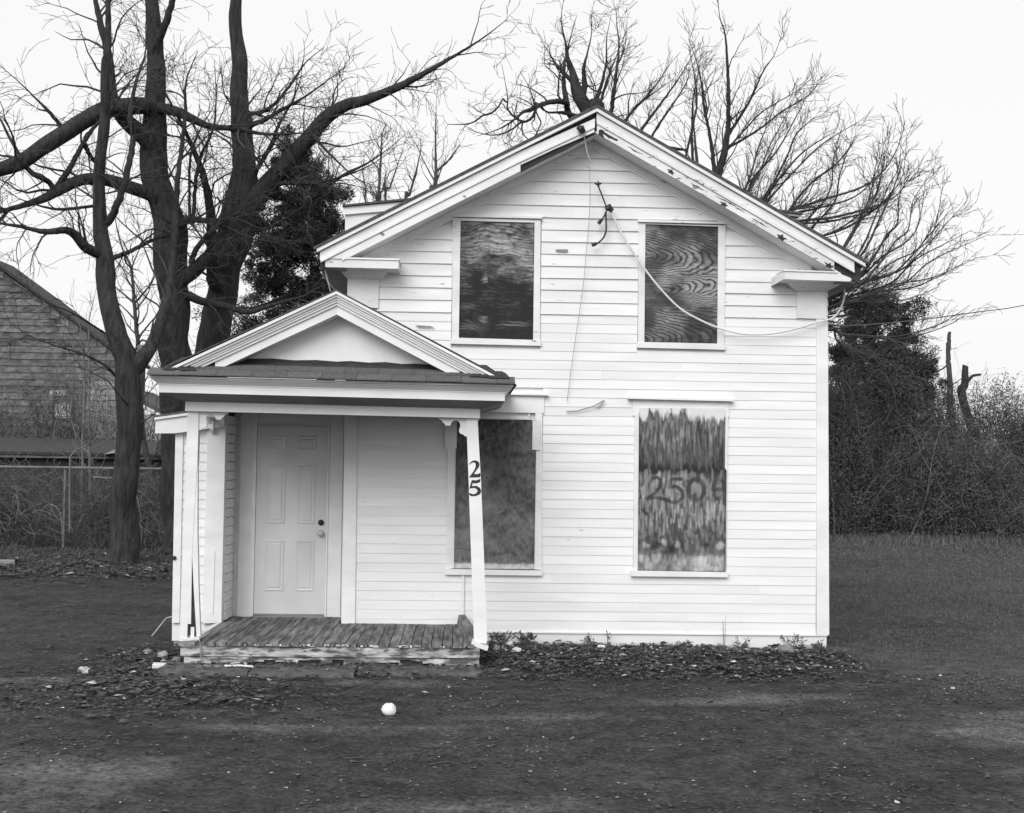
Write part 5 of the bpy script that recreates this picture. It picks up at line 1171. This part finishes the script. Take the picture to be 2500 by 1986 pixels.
# ------------------------------------------------------------------ fence, shed and neighbours on the left
FY = 13.4
fn = root('chain_link_fence', (-8.0, FY, -.24), 'chain link fence with pale top rail across the left background', 'fence')
FX0, FX1, FT = -16.0, -2.4, 1.42
B().tube([(FX0,FY,FT),(FX1,FY,FT)], .028, 8).build('top_rail', MT['galv'], fn)
for x in (-15.4,-12.5,-9.6,-6.92,-4.1): B().tube([(x,FY+.03,-.3),(x,FY+.03,FT+.03)], .03, 8).build('fence_post', MT['galv'], fn)
b = B(); st = .075; H = FT+.2
n = int((FX1-FX0+H)/st)
for i in range(n):
    for sgn in (1, -1):
        xa = FX0-H+i*st if sgn > 0 else FX0+i*st
        za, zb = -.2, FT; xb = xa+H*sgn
        if sgn > 0:
            if xa < FX0: za += FX0-xa; xa = FX0
            if xb > FX1: zb -= xb-FX1; xb = FX1
        else:
            if xb < FX0: zb -= FX0-xb; xb = FX0
            if xa > FX1: za += xa-FX1; xa = FX1
        if zb-za > .02: b.tube([(xa,FY+.004*sgn,za),(xb,FY+.004*sgn,zb)], .0022, 3, False)
tag(b.build('wire_mesh', MT['link'], fn), kind='stuff')
sh = root('shed', (-9.5, 17, -.24), 'low dark shed behind the chain link fence', 'shed')
B().box(-15.5, -4.4, 17.0, 20.0, -.3, 1.62).build('wall', MT['shed'], sh)
B().prism([(-15.8,1.60),(-4.1,1.60),(-4.1,1.68),(-15.8,1.72)], 16.8, 17.02).build('fascia', MT['nbdark'], sh)
B().hexa([(-15.8,16.75,1.70),(-4.1,16.75,1.66),(-4.1,20.2,1.95),(-15.8,20.2,2.1),(-15.8,16.75,1.76),(-4.1,16.75,1.72),(-4.1,20.2,2.02),(-15.8,20.2,2.16)]).build('roof', MT['tar'], sh)
for i in range(36):
    x = -15.4+i*.305; B().box(x, x+.29, 16.978+U(0,.008), 16.999, -.3, 1.59).build('wall_board', MT['shed'], sh)
B().prism([(-7.35,1.15),(-6.75,1.13),(-6.75,1.17),(-7.35,1.19)], 16.93, 16.975).build('batten', MT['nbwall'], sh)
B().prism([(-7.02,1.70),(-6.75,1.74),(-6.72,1.84)], 16.6, 16.75).build('roof_scrap', MT['nblight'], sh)
nb = root('neighbour_house', (-13.5, 33, -.24), 'dark gabled house beyond the shed at the left edge', 'house')
B().prism([(-20.5,-.3),(-10.75,-.3),(-10.75,4.95),(-13.4,6.85),(-15.8,8.5),(-20.5,5.0)], 33.0, 35.5).build('wall', MT['nbdark'], nb)
B().prism([(-10.6,4.9),(-10.55,4.98),(-15.8,8.72),(-21.2,4.78),(-21.1,4.7),(-15.8,8.6)], 32.85, 35.6).build('roof', MT['tar'], nb)
for i in range(34):
    z = .0+i*.24; xr = -10.76 if z+.24 < 4.95 else -10.75-(z+.24-4.95)*1.40
    xl = -20.4 if z+.24 < 5.0 else -20.4+(z+.24-5.0)*1.32
    if xr-xl > .4: B().hexa([(xl,32.95,z),(xr,32.95,z),(xr,32.999,z),(xl,32.999,z),(xl,32.985,z+.23),(xr,32.985,z+.23),(xr,32.999,z+.23),(xl,32.999,z+.23)]).build('shingle_course', MT['nbdark'], nb)
B().box(-12.3, -10.72, 32.92, 32.949, -.3, 4.3).build('lower_wall', MT['nbwall'], nb)
for i in range(22):
    z = -.2+i*.2; B().hexa([(-12.28,32.885,z),(-10.72,32.885,z),(-10.72,32.919,z),(-12.28,32.919,z),(-12.28,32.908,z+.19),(-10.72,32.908,z+.19),(-10.72,32.919,z+.19),(-12.28,32.919,z+.19)]).build('shingle_course', MT['nbwall'], nb)
for (x0, x1, z0, z1) in ((-13.3,-12.65,2.95,3.45),(-13.45,-12.8,3.75,3.95),(-16.4,-15.6,2.4,3.9),(-16.4,-15.6,5.2,6.5)):
    w = B().box(x0, x1, 32.86, 32.949, z0, z1).build('window', MT['nblight'], nb); B().box(x0+.08, x1-.08, 32.84, 32.859, z0+.06, z1-.06).build('pane', MT['nblight'] if z1 < 4 and x0 > -14 else MT['glass'], w)
B().prism([(-13.6,2.75),(-11.9,2.55),(-11.9,2.68),(-13.6,2.9)], 32.3, 32.9).build('porch_roof', MT['nbwall'], nb)
nb2 = root('neighbour_extension', (-9.3, 30, -.24), 'pale clapboard cottage glimpsed between the big trunks', 'house')
B().prism([(-10.4,-.3),(-5.9,-.3),(-5.9,1.6),(-8.2,3.0),(-9.0,3.25),(-10.4,2.7)], 31.0, 36.0).build('wall', MT['nblight'], nb2)
for i in range(18):
    z = -.2+i*.15; xr = -6.0 if z < 1.5 else -6.0-(z-1.5)*1.6; B().hexa([(-10.3,30.955,z),(xr,30.955,z),(xr,30.999,z),(-10.3,30.999,z),(-10.3,30.985,z+.145),(xr,30.985,z+.145),(xr,30.999,z+.145),(-10.3,30.999,z+.145)]).build('clapboard', MT['nblight'], nb2)
B().prism([(-10.6,3.85),(-5.4,1.25),(-5.4,1.42),(-10.6,4.05)], 30.7, 36.2).build('roof', MT['roof'], nb2)
B().prism([(-10.5,3.72),(-5.5,1.22),(-5.5,1.30),(-10.5,3.84)], 30.66, 30.72).build('rake_board', MT['trim'], nb2)
gr_ = root('far_garage', (18.3, 45, -.24), 'pale distant garage glimpsed past the right corner of the house', 'building')
B().prism([(15.5,-.3),(21.5,-.3),(21.5,2.3),(18.5,3.4),(15.5,2.3)], 45.0, 51.0).build('wall', MT['nblight'], gr_)
B().prism([(15.1,2.2),(18.5,3.48),(21.9,2.2),(21.9,2.38),(18.5,3.68),(15.1,2.38)], 44.6, 51.4).build('roof', MT['roof'], gr_)
B().box(16.6, 20.4, 44.93, 44.99, -.3, 1.9).build('garage_door', MT['nbwall'], gr_)
# plastic bag in the fork
b = B(); r = random.Random(5); nU, nV = 9, 8; tl = (-6.328,15.9,4.101); tr = (-6,15.9,4.235); bl = (-6.278,15.9,3.847); br = (-6.078,15.9,3.742)
for j in range(nV):
    for i in range(nU):
        u, v = i/(nU-1), j/(nV-1)
        b.v.append(tuple(tl[k]*(1-u)*(1-v)+tr[k]*u*(1-v)+bl[k]*(1-u)*v+br[k]*u*v + r.uniform(-.03,.03)*(2.2 if k == 1 else 1) for k in range(3)))
for j in range(nV-1):
    for i in range(nU-1): b.f.append((j*nU+i, j*nU+i+1, (j+1)*nU+i+1, (j+1)*nU+i))
o = b.build('plastic_bag', MT['nblight'], None, True, loc=bl); tag(o, 'torn pale plastic bag caught in the slender sapling', 'bag')
so = o.modifiers.new('thick', 'SOLIDIFY'); so.thickness = .004

# ------------------------------------------------------------------ ground cover
r = random.Random(99)
def on_ground(x, y): return Vector((x, y, gh(x, y)))
# grass, longest round the lawn on the right
b = B()
def blade(x, y, h, w):
    p = on_ground(x, y); a = r.uniform(0, 6.28); lean = r.uniform(.1,.9)*h
    k = len(b.v); dx, dy = math.cos(a)*w, math.sin(a)*w
    b.v += [(p.x-dx,p.y-dy,p.z-.005),(p.x+dx,p.y+dy,p.z-.005),(p.x+math.cos(a+1.3)*lean,p.y+math.sin(a+1.3)*lean,p.z+h)]; b.f.append((k,k+1,k+2))
def lawn(x, y): return sm(5.0, 6.2, x + 0.6*nz(x, y, 0.8, 2) + 0.5*sm(-2, 0, y) - 0.45*sm(-1.5, -4.5, y)*2.2)
cnt = 0
while cnt < 90000:
    t = r.random(); y = -3.6+22.5*t**1.7; x = r.uniform(5.0, 9.0+(y+3.6)*.42)
    if r.random() > lawn(x, y)*(0.45+.8*max(0, nz(x, y, .7, 21)+.35)): continue
    blade(x, y, r.uniform(.008,.034)*(1+y*.02), .0035+.0006*y); cnt += 1
for i in range(9000):                       # rank grass where the lawn runs into the thicket
    x = r.uniform(9.0, 20.5); y = 18.1+.9*nz(x, 0, .7, 15)-abs(r.gauss(0,.7))
    blade(x, y, r.uniform(.04,.26)*(.5+max(0, nz(x, y, .9, 16)+.5)), .009)
for i in range(9000):
    x = r.uniform(1.6, 5.4); y = -r.random()**1.4*1.9-.02
    if bank(x, y) < .3 or nz(x, y, 1.4, 77) < -.05: continue
    blade(x, y, r.uniform(.015,.05), .003)
for i in range(9000):
    x = r.uniform(-11,-1.9); y = r.uniform(7.5, 13.3)
    blade(x, y, r.uniform(.03,.09), .006)
g_ = b.build('grass', MT['grass']); tag(g_, 'thin winter grass on the lawn and along the walls', kind='stuff')
# dead leaves
def leaf(bb, x, y, s_, lift=0.0):
    p = on_ground(x, y); a = r.uniform(0, 6.28); ca, sa = math.cos(a), math.sin(a); t1, t2 = r.uniform(-.5,.5), r.uniform(-.5,.5)
    w = s_*r.uniform(.4,.75); k = len(bb.v)
    for u, v, q in ((-s_,0,.1),(-.2*s_,w,.45),(s_,0.1*w,.2),(-.1*s_,-w,.4),):
        bb.v.append((p.x+u*ca-v*sa, p.y+u*sa+v*ca, p.z+.004+lift+s_*(abs(q)*r.uniform(.1,1.1)+max(0,t1*u/s_*.5+t2*v/s_*.5))))
    bb.f += [(k,k+1,k+2),(k,k+2,k+3)]
b = B(); pale = B()
def scatter(n, fx, fy, s0, s1, cond=None, lift=0):
    i = 0; guard = 0
    while i < n and guard < n*20:
        guard += 1; x, y = fx(), fy()
        if cond and not cond(x, y): continue
        leaf(pale if r.random() < .03 else b, x, y, s0+(s1*1.25-s0)*r.random()**2.2, r.uniform(0, lift)); i += 1
scatter(4200, lambda: r.uniform(1.5,5.2), lambda: -r.uniform(.02,2.0), .014, .04, lambda x, y: bank(x, y) > r.random()**1.5*.9+.03 and nz(x, y, 1.7, 61) > -.35, .03)
scatter(1300, lambda: r.gauss(-1.25,.7), lambda: r.gauss(-2.7,.5), .016, .045, None, .025)
scatter(900, lambda: r.uniform(-1.9,1.5), lambda: r.gauss(-1.62,.16), .012, .035, lambda x, y: y < -1.48, .02)
scatter(900, lambda: r.gauss(-1.75,.28), lambda: r.gauss(-.9,.5), .014, .035, lambda x, y: x < -1.36, .02)
scatter(2600, lambda: r.uniform(-10,-1.9), lambda: r.gauss(8.6,1.4), .03, .075, lambda x, y: y > 5.4, .04)
scatter(2200, lambda: r.uniform(-7,6.5), lambda: r.uniform(-6.5,-1.6), .006, .024, lambda x, y: nz(x, y, 1.1, 55) > .1*r.random()-.02)
scatter(700, lambda: r.uniform(1.2,7.2), lambda: -1.4-abs(r.gauss(0,.7)), .008, .03, lambda x, y: nz(x, y, 1.3, 66) > -.1)
scatter(350, lambda: r.uniform(-6,-1.9), lambda: r.uniform(-2,6), .012, .03)
tag(b.build('fallen_leaves', MT['leaf']), 'drifts of dead leaves along the foundation and under the trees', kind='stuff')
tag(pale.build('pale_litter', MT['chip']), 'scattered pale leaf and paper scraps on the ground', kind='stuff')
# crumbs of leaf and grit over the asphalt, denser in drifts
b = B(); c2 = B(); n_ = 0
while n_ < 30000:
    y = -1.4-5.6*r.random()**1.1; x = r.uniform(-5.5, 8.0)
    if r.random() > .25+.9*max(0, nz(x, y*1.5, .9, 41)+.25): continue
    leaf(c2 if r.random() < .05+.22*max(0, nz(x, y, .8, 83)) else b, x, y, .004+.018*r.random()**3); n_ += 1
for i in range(5000):
    x = r.uniform(-8,-1.9); y = r.uniform(-2, 8)
    leaf(c2 if r.random() < .1 else b, x, y, .006+.016*r.random()**3)
tag(b.build('leaf_crumbs', MT['leaf']), 'dark crumbs of leaf and dirt over the asphalt', kind='stuff')
tag(c2.build('grit', MT['nbwall']), 'pale grit scattered over the asphalt', kind='stuff')
# broken twigs on the ground
b = B()
for i in range(420):
    q = r.random()
    if q < .4: x, y = r.uniform(1.5,5.4), -r.uniform(.1,2.4)
    elif q < .65: x, y = r.gauss(-1.2,.7), r.gauss(-2.7,.6)
    else: x, y = r.uniform(-6,6.5), r.uniform(-5.5,-1.9)
    a = r.uniform(0, 6.28); l = r.uniform(.04,.22); p = on_ground(x, y)+Vector((0,0,.008)); d = Vector((math.cos(a)*l, math.sin(a)*l*.6, r.uniform(-.005,.03)))
    b.tube([p, p+d*.5+Vector((0,0,.006)), p+d], [.004,.0035,.002], 3, False)
tag(b.build('fallen_twigs', MT['gtwig']), 'thin broken twigs strewn over the yard', kind='stuff')
# gravel and paint chips
def pebble(bb, p, s_):
    k = len(bb.v); pts = []
    for d in ((1,0,0),(-1,0,0),(0,1,0),(0,-1,0),(0,0,.8),(0,0,-.4)): pts.append((p.x+d[0]*s_*r.uniform(.6,1.3), p.y+d[1]*s_*r.uniform(.6,1.3), p.z+d[2]*s_*r.uniform(.6,1.2)))
    bb.v += pts; bb.f += [(k+a,k+b2,k+c) for a,b2,c in ((0,2,4),(2,1,4),(1,3,4),(3,0,4),(2,0,5),(1,2,5),(3,1,5),(0,3,5))]
b = B()
for i in range(260): pebble(b, on_ground(r.uniform(-6,6.5), r.uniform(-6.2,-1.7)), .002+.008*r.random()**2.5)
for i in range(260): pebble(b, on_ground(r.uniform(1.55,5.2), -r.uniform(.02,1.4)), r.uniform(.006,.022))
for i in range(120): pebble(b, on_ground(r.gauss(4.1,.25), -r.uniform(.1,.55)), r.uniform(.012,.04))
tag(b.build('rubble', MT['chip']), 'small pale rubble and grit on the yard', kind='stuff')
# stones that stand out, one by one
def stone(name, x, y, sx, sy, sz, mat, label, seed, cat='stone', sink=.25):
    rr = random.Random(seed); bm = bmesh.new(); bmesh.ops.create_icosphere(bm, subdivisions=3, radius=1)
    for v in bm.verts:
        n_ = mnoise.noise(v.co*1.3+Vector((seed,0,0)))*(.15 if name == 'foam_ball' else .38)+mnoise.noise(v.co*2.6+Vector((seed,3,0)))*(.12 if name == 'foam_ball' else .22)
        v.co *= 1+n_; v.co.x *= sx; v.co.y *= sy; v.co.z *= sz
    me = bpy.data.meshes.new(name); bm.to_mesh(me); bm.free(); me.materials.append(mat)
    me.polygons.foreach_set('use_smooth', [True]*len(me.polygons))
    o = bpy.data.objects.new(name, me); COL.objects.link(o); o.location = (x, y, gh(x, y)+sz*(1-sink)*.8); o.rotation_euler.z = rr.uniform(0, 6)
    return tag(o, label, cat)
stone('stone', 4.58, -.62, .095, .08, .05, MT['stone'], 'rounded boulder lying near the right end of the foundation', 1)
stone('stone', 4.82, -.50, .05, .05, .04, MT['stone'], 'small stone just right of the rounded boulder', 2)
stone('stone', 4.05, -.45, .10, .07, .035, MT['stone'], 'flat pale stone at the rubble spill by the foundation', 3)
stone('stone', 1.66, -.45, .04, .035, .04, MT['stone'], 'grey egg shaped stone closest to the numbered post', 4)
stone('stone', 2.74, -.30, .06, .04, .03, MT['plaster'], 'pale wedge shaped stone under the middle of the wall', 5)
stone('stone', -1.60, -.78, .065, .05, .04, MT['stone'], 'pale round stone left of the porch step', 6)
stone('stone', -1.83, -.47, .08, .05, .025, MT['stone'], 'flat stone farthest left of the porch step', 7)
stone('stone', -1.42, -1.05, .05, .04, .03, MT['stone'], 'small stone tucked against the porch step end', 8)
stone('plaster_lump', 1.80, -.30, .042, .04, .04, MT['plaster'], 'bright white lump, upper one beside the numbered post', 9, 'rubble')
stone('plaster_lump', 1.85, -.70, .048, .04, .042, MT['plaster'], 'bright white lump, lower one beside the numbered post', 10, 'rubble')
stone('plaster_lump', 1.735, -.40, .025, .025, .022, MT['plaster'], 'smallest white lump between the stone and the upper white lump', 11, 'rubble')
stone('foam_ball', .755, -3.55, .058, .055, .052, MT['plaster'], 'white crumpled foam ball lying on the asphalt in front', 12, 'litter', .1)
stone('foam_ball', -7.15, 9.3, .10, .1, .09, MT['plaster'], 'white rounded lump at the far left under the trees', 13, 'litter', .1)
# flat stones stacked at the step ends
def blockthing(name, x, y, sx, sy, sz, rot, mat, label, cat):
    z = gh(x, y); b = B().hexa([(-sx,-sy,0),(sx,-sy*.8,0),(sx*.95,sy,0),(-sx,sy,0),(-sx*.95,-sy*.9,sz),(sx*.9,-sy*.8,sz*.85),(sx*.9,sy*.9,sz*.9),(-sx,sy*.9,sz)])
    o = b.build(name, mat); o.location = (x, y, z); o.rotation_euler.z = rot
    bv = o.modifiers.new('bev', 'BEVEL'); bv.width = .008; bv.segments = 2
    return tag(o, label, cat)
blockthing('brick_piece', -1.47, -1.42, .085, .05, .05, .1, MT['plaster'], 'whitewashed brick end beside the left end of the step', 'brick')
blockthing('paint_scrap', -1.18, -1.53, .05, .012, .03, 0.05, MT['trim'], 'white board scrap wedged under the left porch post', 'scrap')
blockthing('fallen_board', -6.6, 9.0, .22, .14, .10, .3, MT['nbwall'], 'grey slab of board lying under the left trees', 'board')
# concrete slabs before the step
def slabthing(x0, x1, y0, y1, label):
    rr = random.Random(int(x0*100)); n = 14; b = B()
    top = -.205
    fr = [(x0+(x1-x0)*i/n, y0+rr.uniform(-.02,.02)+.02*math.sin(i)) for i in range(n+1)]
    for (x, y) in fr: b.v.append((x, y, top-.012*rr.random()))
    for (x, y) in fr: b.v.append((x, y1, top+.012))
    for (x, y) in fr: b.v.append((x, y-.012, top-.08))
    m_ = n+1
    for i in range(n): b.f += [(i,i+1,m_+i+1,m_+i),(2*m_+i,2*m_+i+1,i+1,i)]
    b.f += [(0,m_,2*m_),(n,2*m_+n,m_+n)]
    o = b.build('concrete_slab', MT['concrete'], None, loc=(x0, y1, top)); return tag(o, label, 'slab', 'slabs before the porch step')
slabthing(-1.42, -.62, -1.80, -1.40, 'short leaf covered concrete slab left of the porch step')
slabthing(-.60, .34, -1.86, -1.40, 'middle concrete slab before the porch step')
slabthing(.36, 1.49, -1.76, -1.40, 'right concrete slab before the porch step, ending at the numbered post')
b = B(); c2 = B()
for i in range(900):
    x = r.uniform(-1.4,1.5); y = -1.47-.36*r.random()**1.8
    q = len(b.v); bb = c2 if r.random() < .08 else b; z0 = -.2-gh(x, y)
    leaf(bb, x, y, .006+.03*r.random()**2, z0+.012*r.random())
tag(b.build('step_leaves', MT['leaf']), 'dead leaves packed along the rotten porch step', kind='stuff')
tag(c2.build('step_chips', MT['chip']), 'flaked paint chips fallen along the porch step', kind='stuff')
# plastic forks and straws by the step
for k, (a, b2, rr, lab) in enumerate((((-.86,-1.60),(-.73,-1.44),.006,'upper white plastic straw on the slab by the step'), ((-.85,-1.64),(-.59,-1.66),.009,'long white plastic knife on the slab by the step'), ((-.72,-1.43),(-.66,-1.60),.006,'short bent white straw crossing the plastic knife'))):
    za = -.19; o = B().tube([(a[0],a[1],za),((a[0]+b2[0])/2,(a[1]+b2[1])/2+.01,za+.006),(b2[0],b2[1],za)], rr, 6).build('plastic_stick', MT['trim'], None, loc=(a[0],a[1],za))
    tag(o, lab, 'litter')
# wire hanging off the left post foot
o = B().tube(smooth_path([(-1.13,-1.44,.02),(-1.10,-1.50,-.05),(-1.09,-1.53,-.12),(-1.065,-1.53,-.19),(-1.03,-1.58,-.20),(-.9,-1.62,-.198)]), .008, 5).build('bent_wire', MT['nbwall'], None, loc=(-1.13,-1.44,.02)); tag(o, 'bent wire dangling from the left post foot over the step', 'wire')
o = B().tube([(-2.02,.5,-.22),(-1.86,.45,-.02),(-1.78,.43,.0)], [.008,.006,.004], 5).build('dry_stalk', MT['chip'], None, loc=(-2.02,.5,-.22)); tag(o, 'pale dry stalk leaning at the wing corner', 'stalk')
# crushed can
cn_ = root('soda_can', (-2.069,-1.786,gh(-2.069,-1.786)), 'crushed pale drink can on the asphalt at left', 'can')
canm = material('faded_can_print', .12, .62, (26,14,26), rough=.4, contrast=(.42,.58)); b = B(); ax = Vector((.85,-.5,0)).normalized(); pts = []; rad = []
for i in range(11):
    t = i/10; pts.append(Vector((-2.069,-1.786,gh(-2.069,-1.786)+.032))+ax*(.125*(t-.5))); rad.append(.033*(1-.12*math.sin(t*9)) if 0 < i < 10 else .026)
b.tube(pts, rad, 16).build('can_body', canm, cn_, True)
e0 = pts[-1]; B().tube([e0, e0+ax*.004], [.027,.026], 16).build('can_lid', MT['galv'], cn_)
# weeds at the foot of the wall
def weed(x, y, h, n, label, sp=.06, bl=.018):
    o = root('weed', (x, y, gh(x, y)), label, 'plant'); b = B(); rr = random.Random(int(x*1000))
    for i in range(n):
        p = on_ground(x+rr.uniform(-sp,sp)*.4, y+rr.uniform(-sp,sp)*.3); d = Vector((rr.uniform(-1,1)*sp, rr.uniform(-1,1)*sp*.6, h*rr.uniform(.6,1)))
        b.tube([p, p+d*.6, p+d], [.003,.0025,.001], 3, False)
        for k in range(3):
            q = p+d*rr.uniform(.4,1); needles(b, q, (.01,.01,.01), 2, rr, bl*2.2, .3)
    b.build('stems', MT['brush'], o); return o
weed(2.63,-.16,.13,9,'small dark weed under the middle of the wall')
weed(2.83,-.14,.20,3,'thin seeded weed right of the small dark weed',.03)
weed(4.03,-.20,.42,3,'tall thin dry stalk against the right window wall',.02,.006)
weed(4.2,-.24,.15,7,'slanting weed beside the tall dry stalk',.10)
weed(4.72,-.22,.16,16,'low bushy weed near the right corner of the wall',.12)
weed(5.02,-.2,.10,9,'little weed at the very corner board',.06)
weed(1.70,-.18,.13,18,'leafy weed clump right beside the numbered post',.12,.026)
weed(1.97,-.16,.12,12,'second leafy clump along from the numbered post',.09,.034)
weed(3.6,-.25,.10,9,'short weed left of the tall dry stalk',.1)
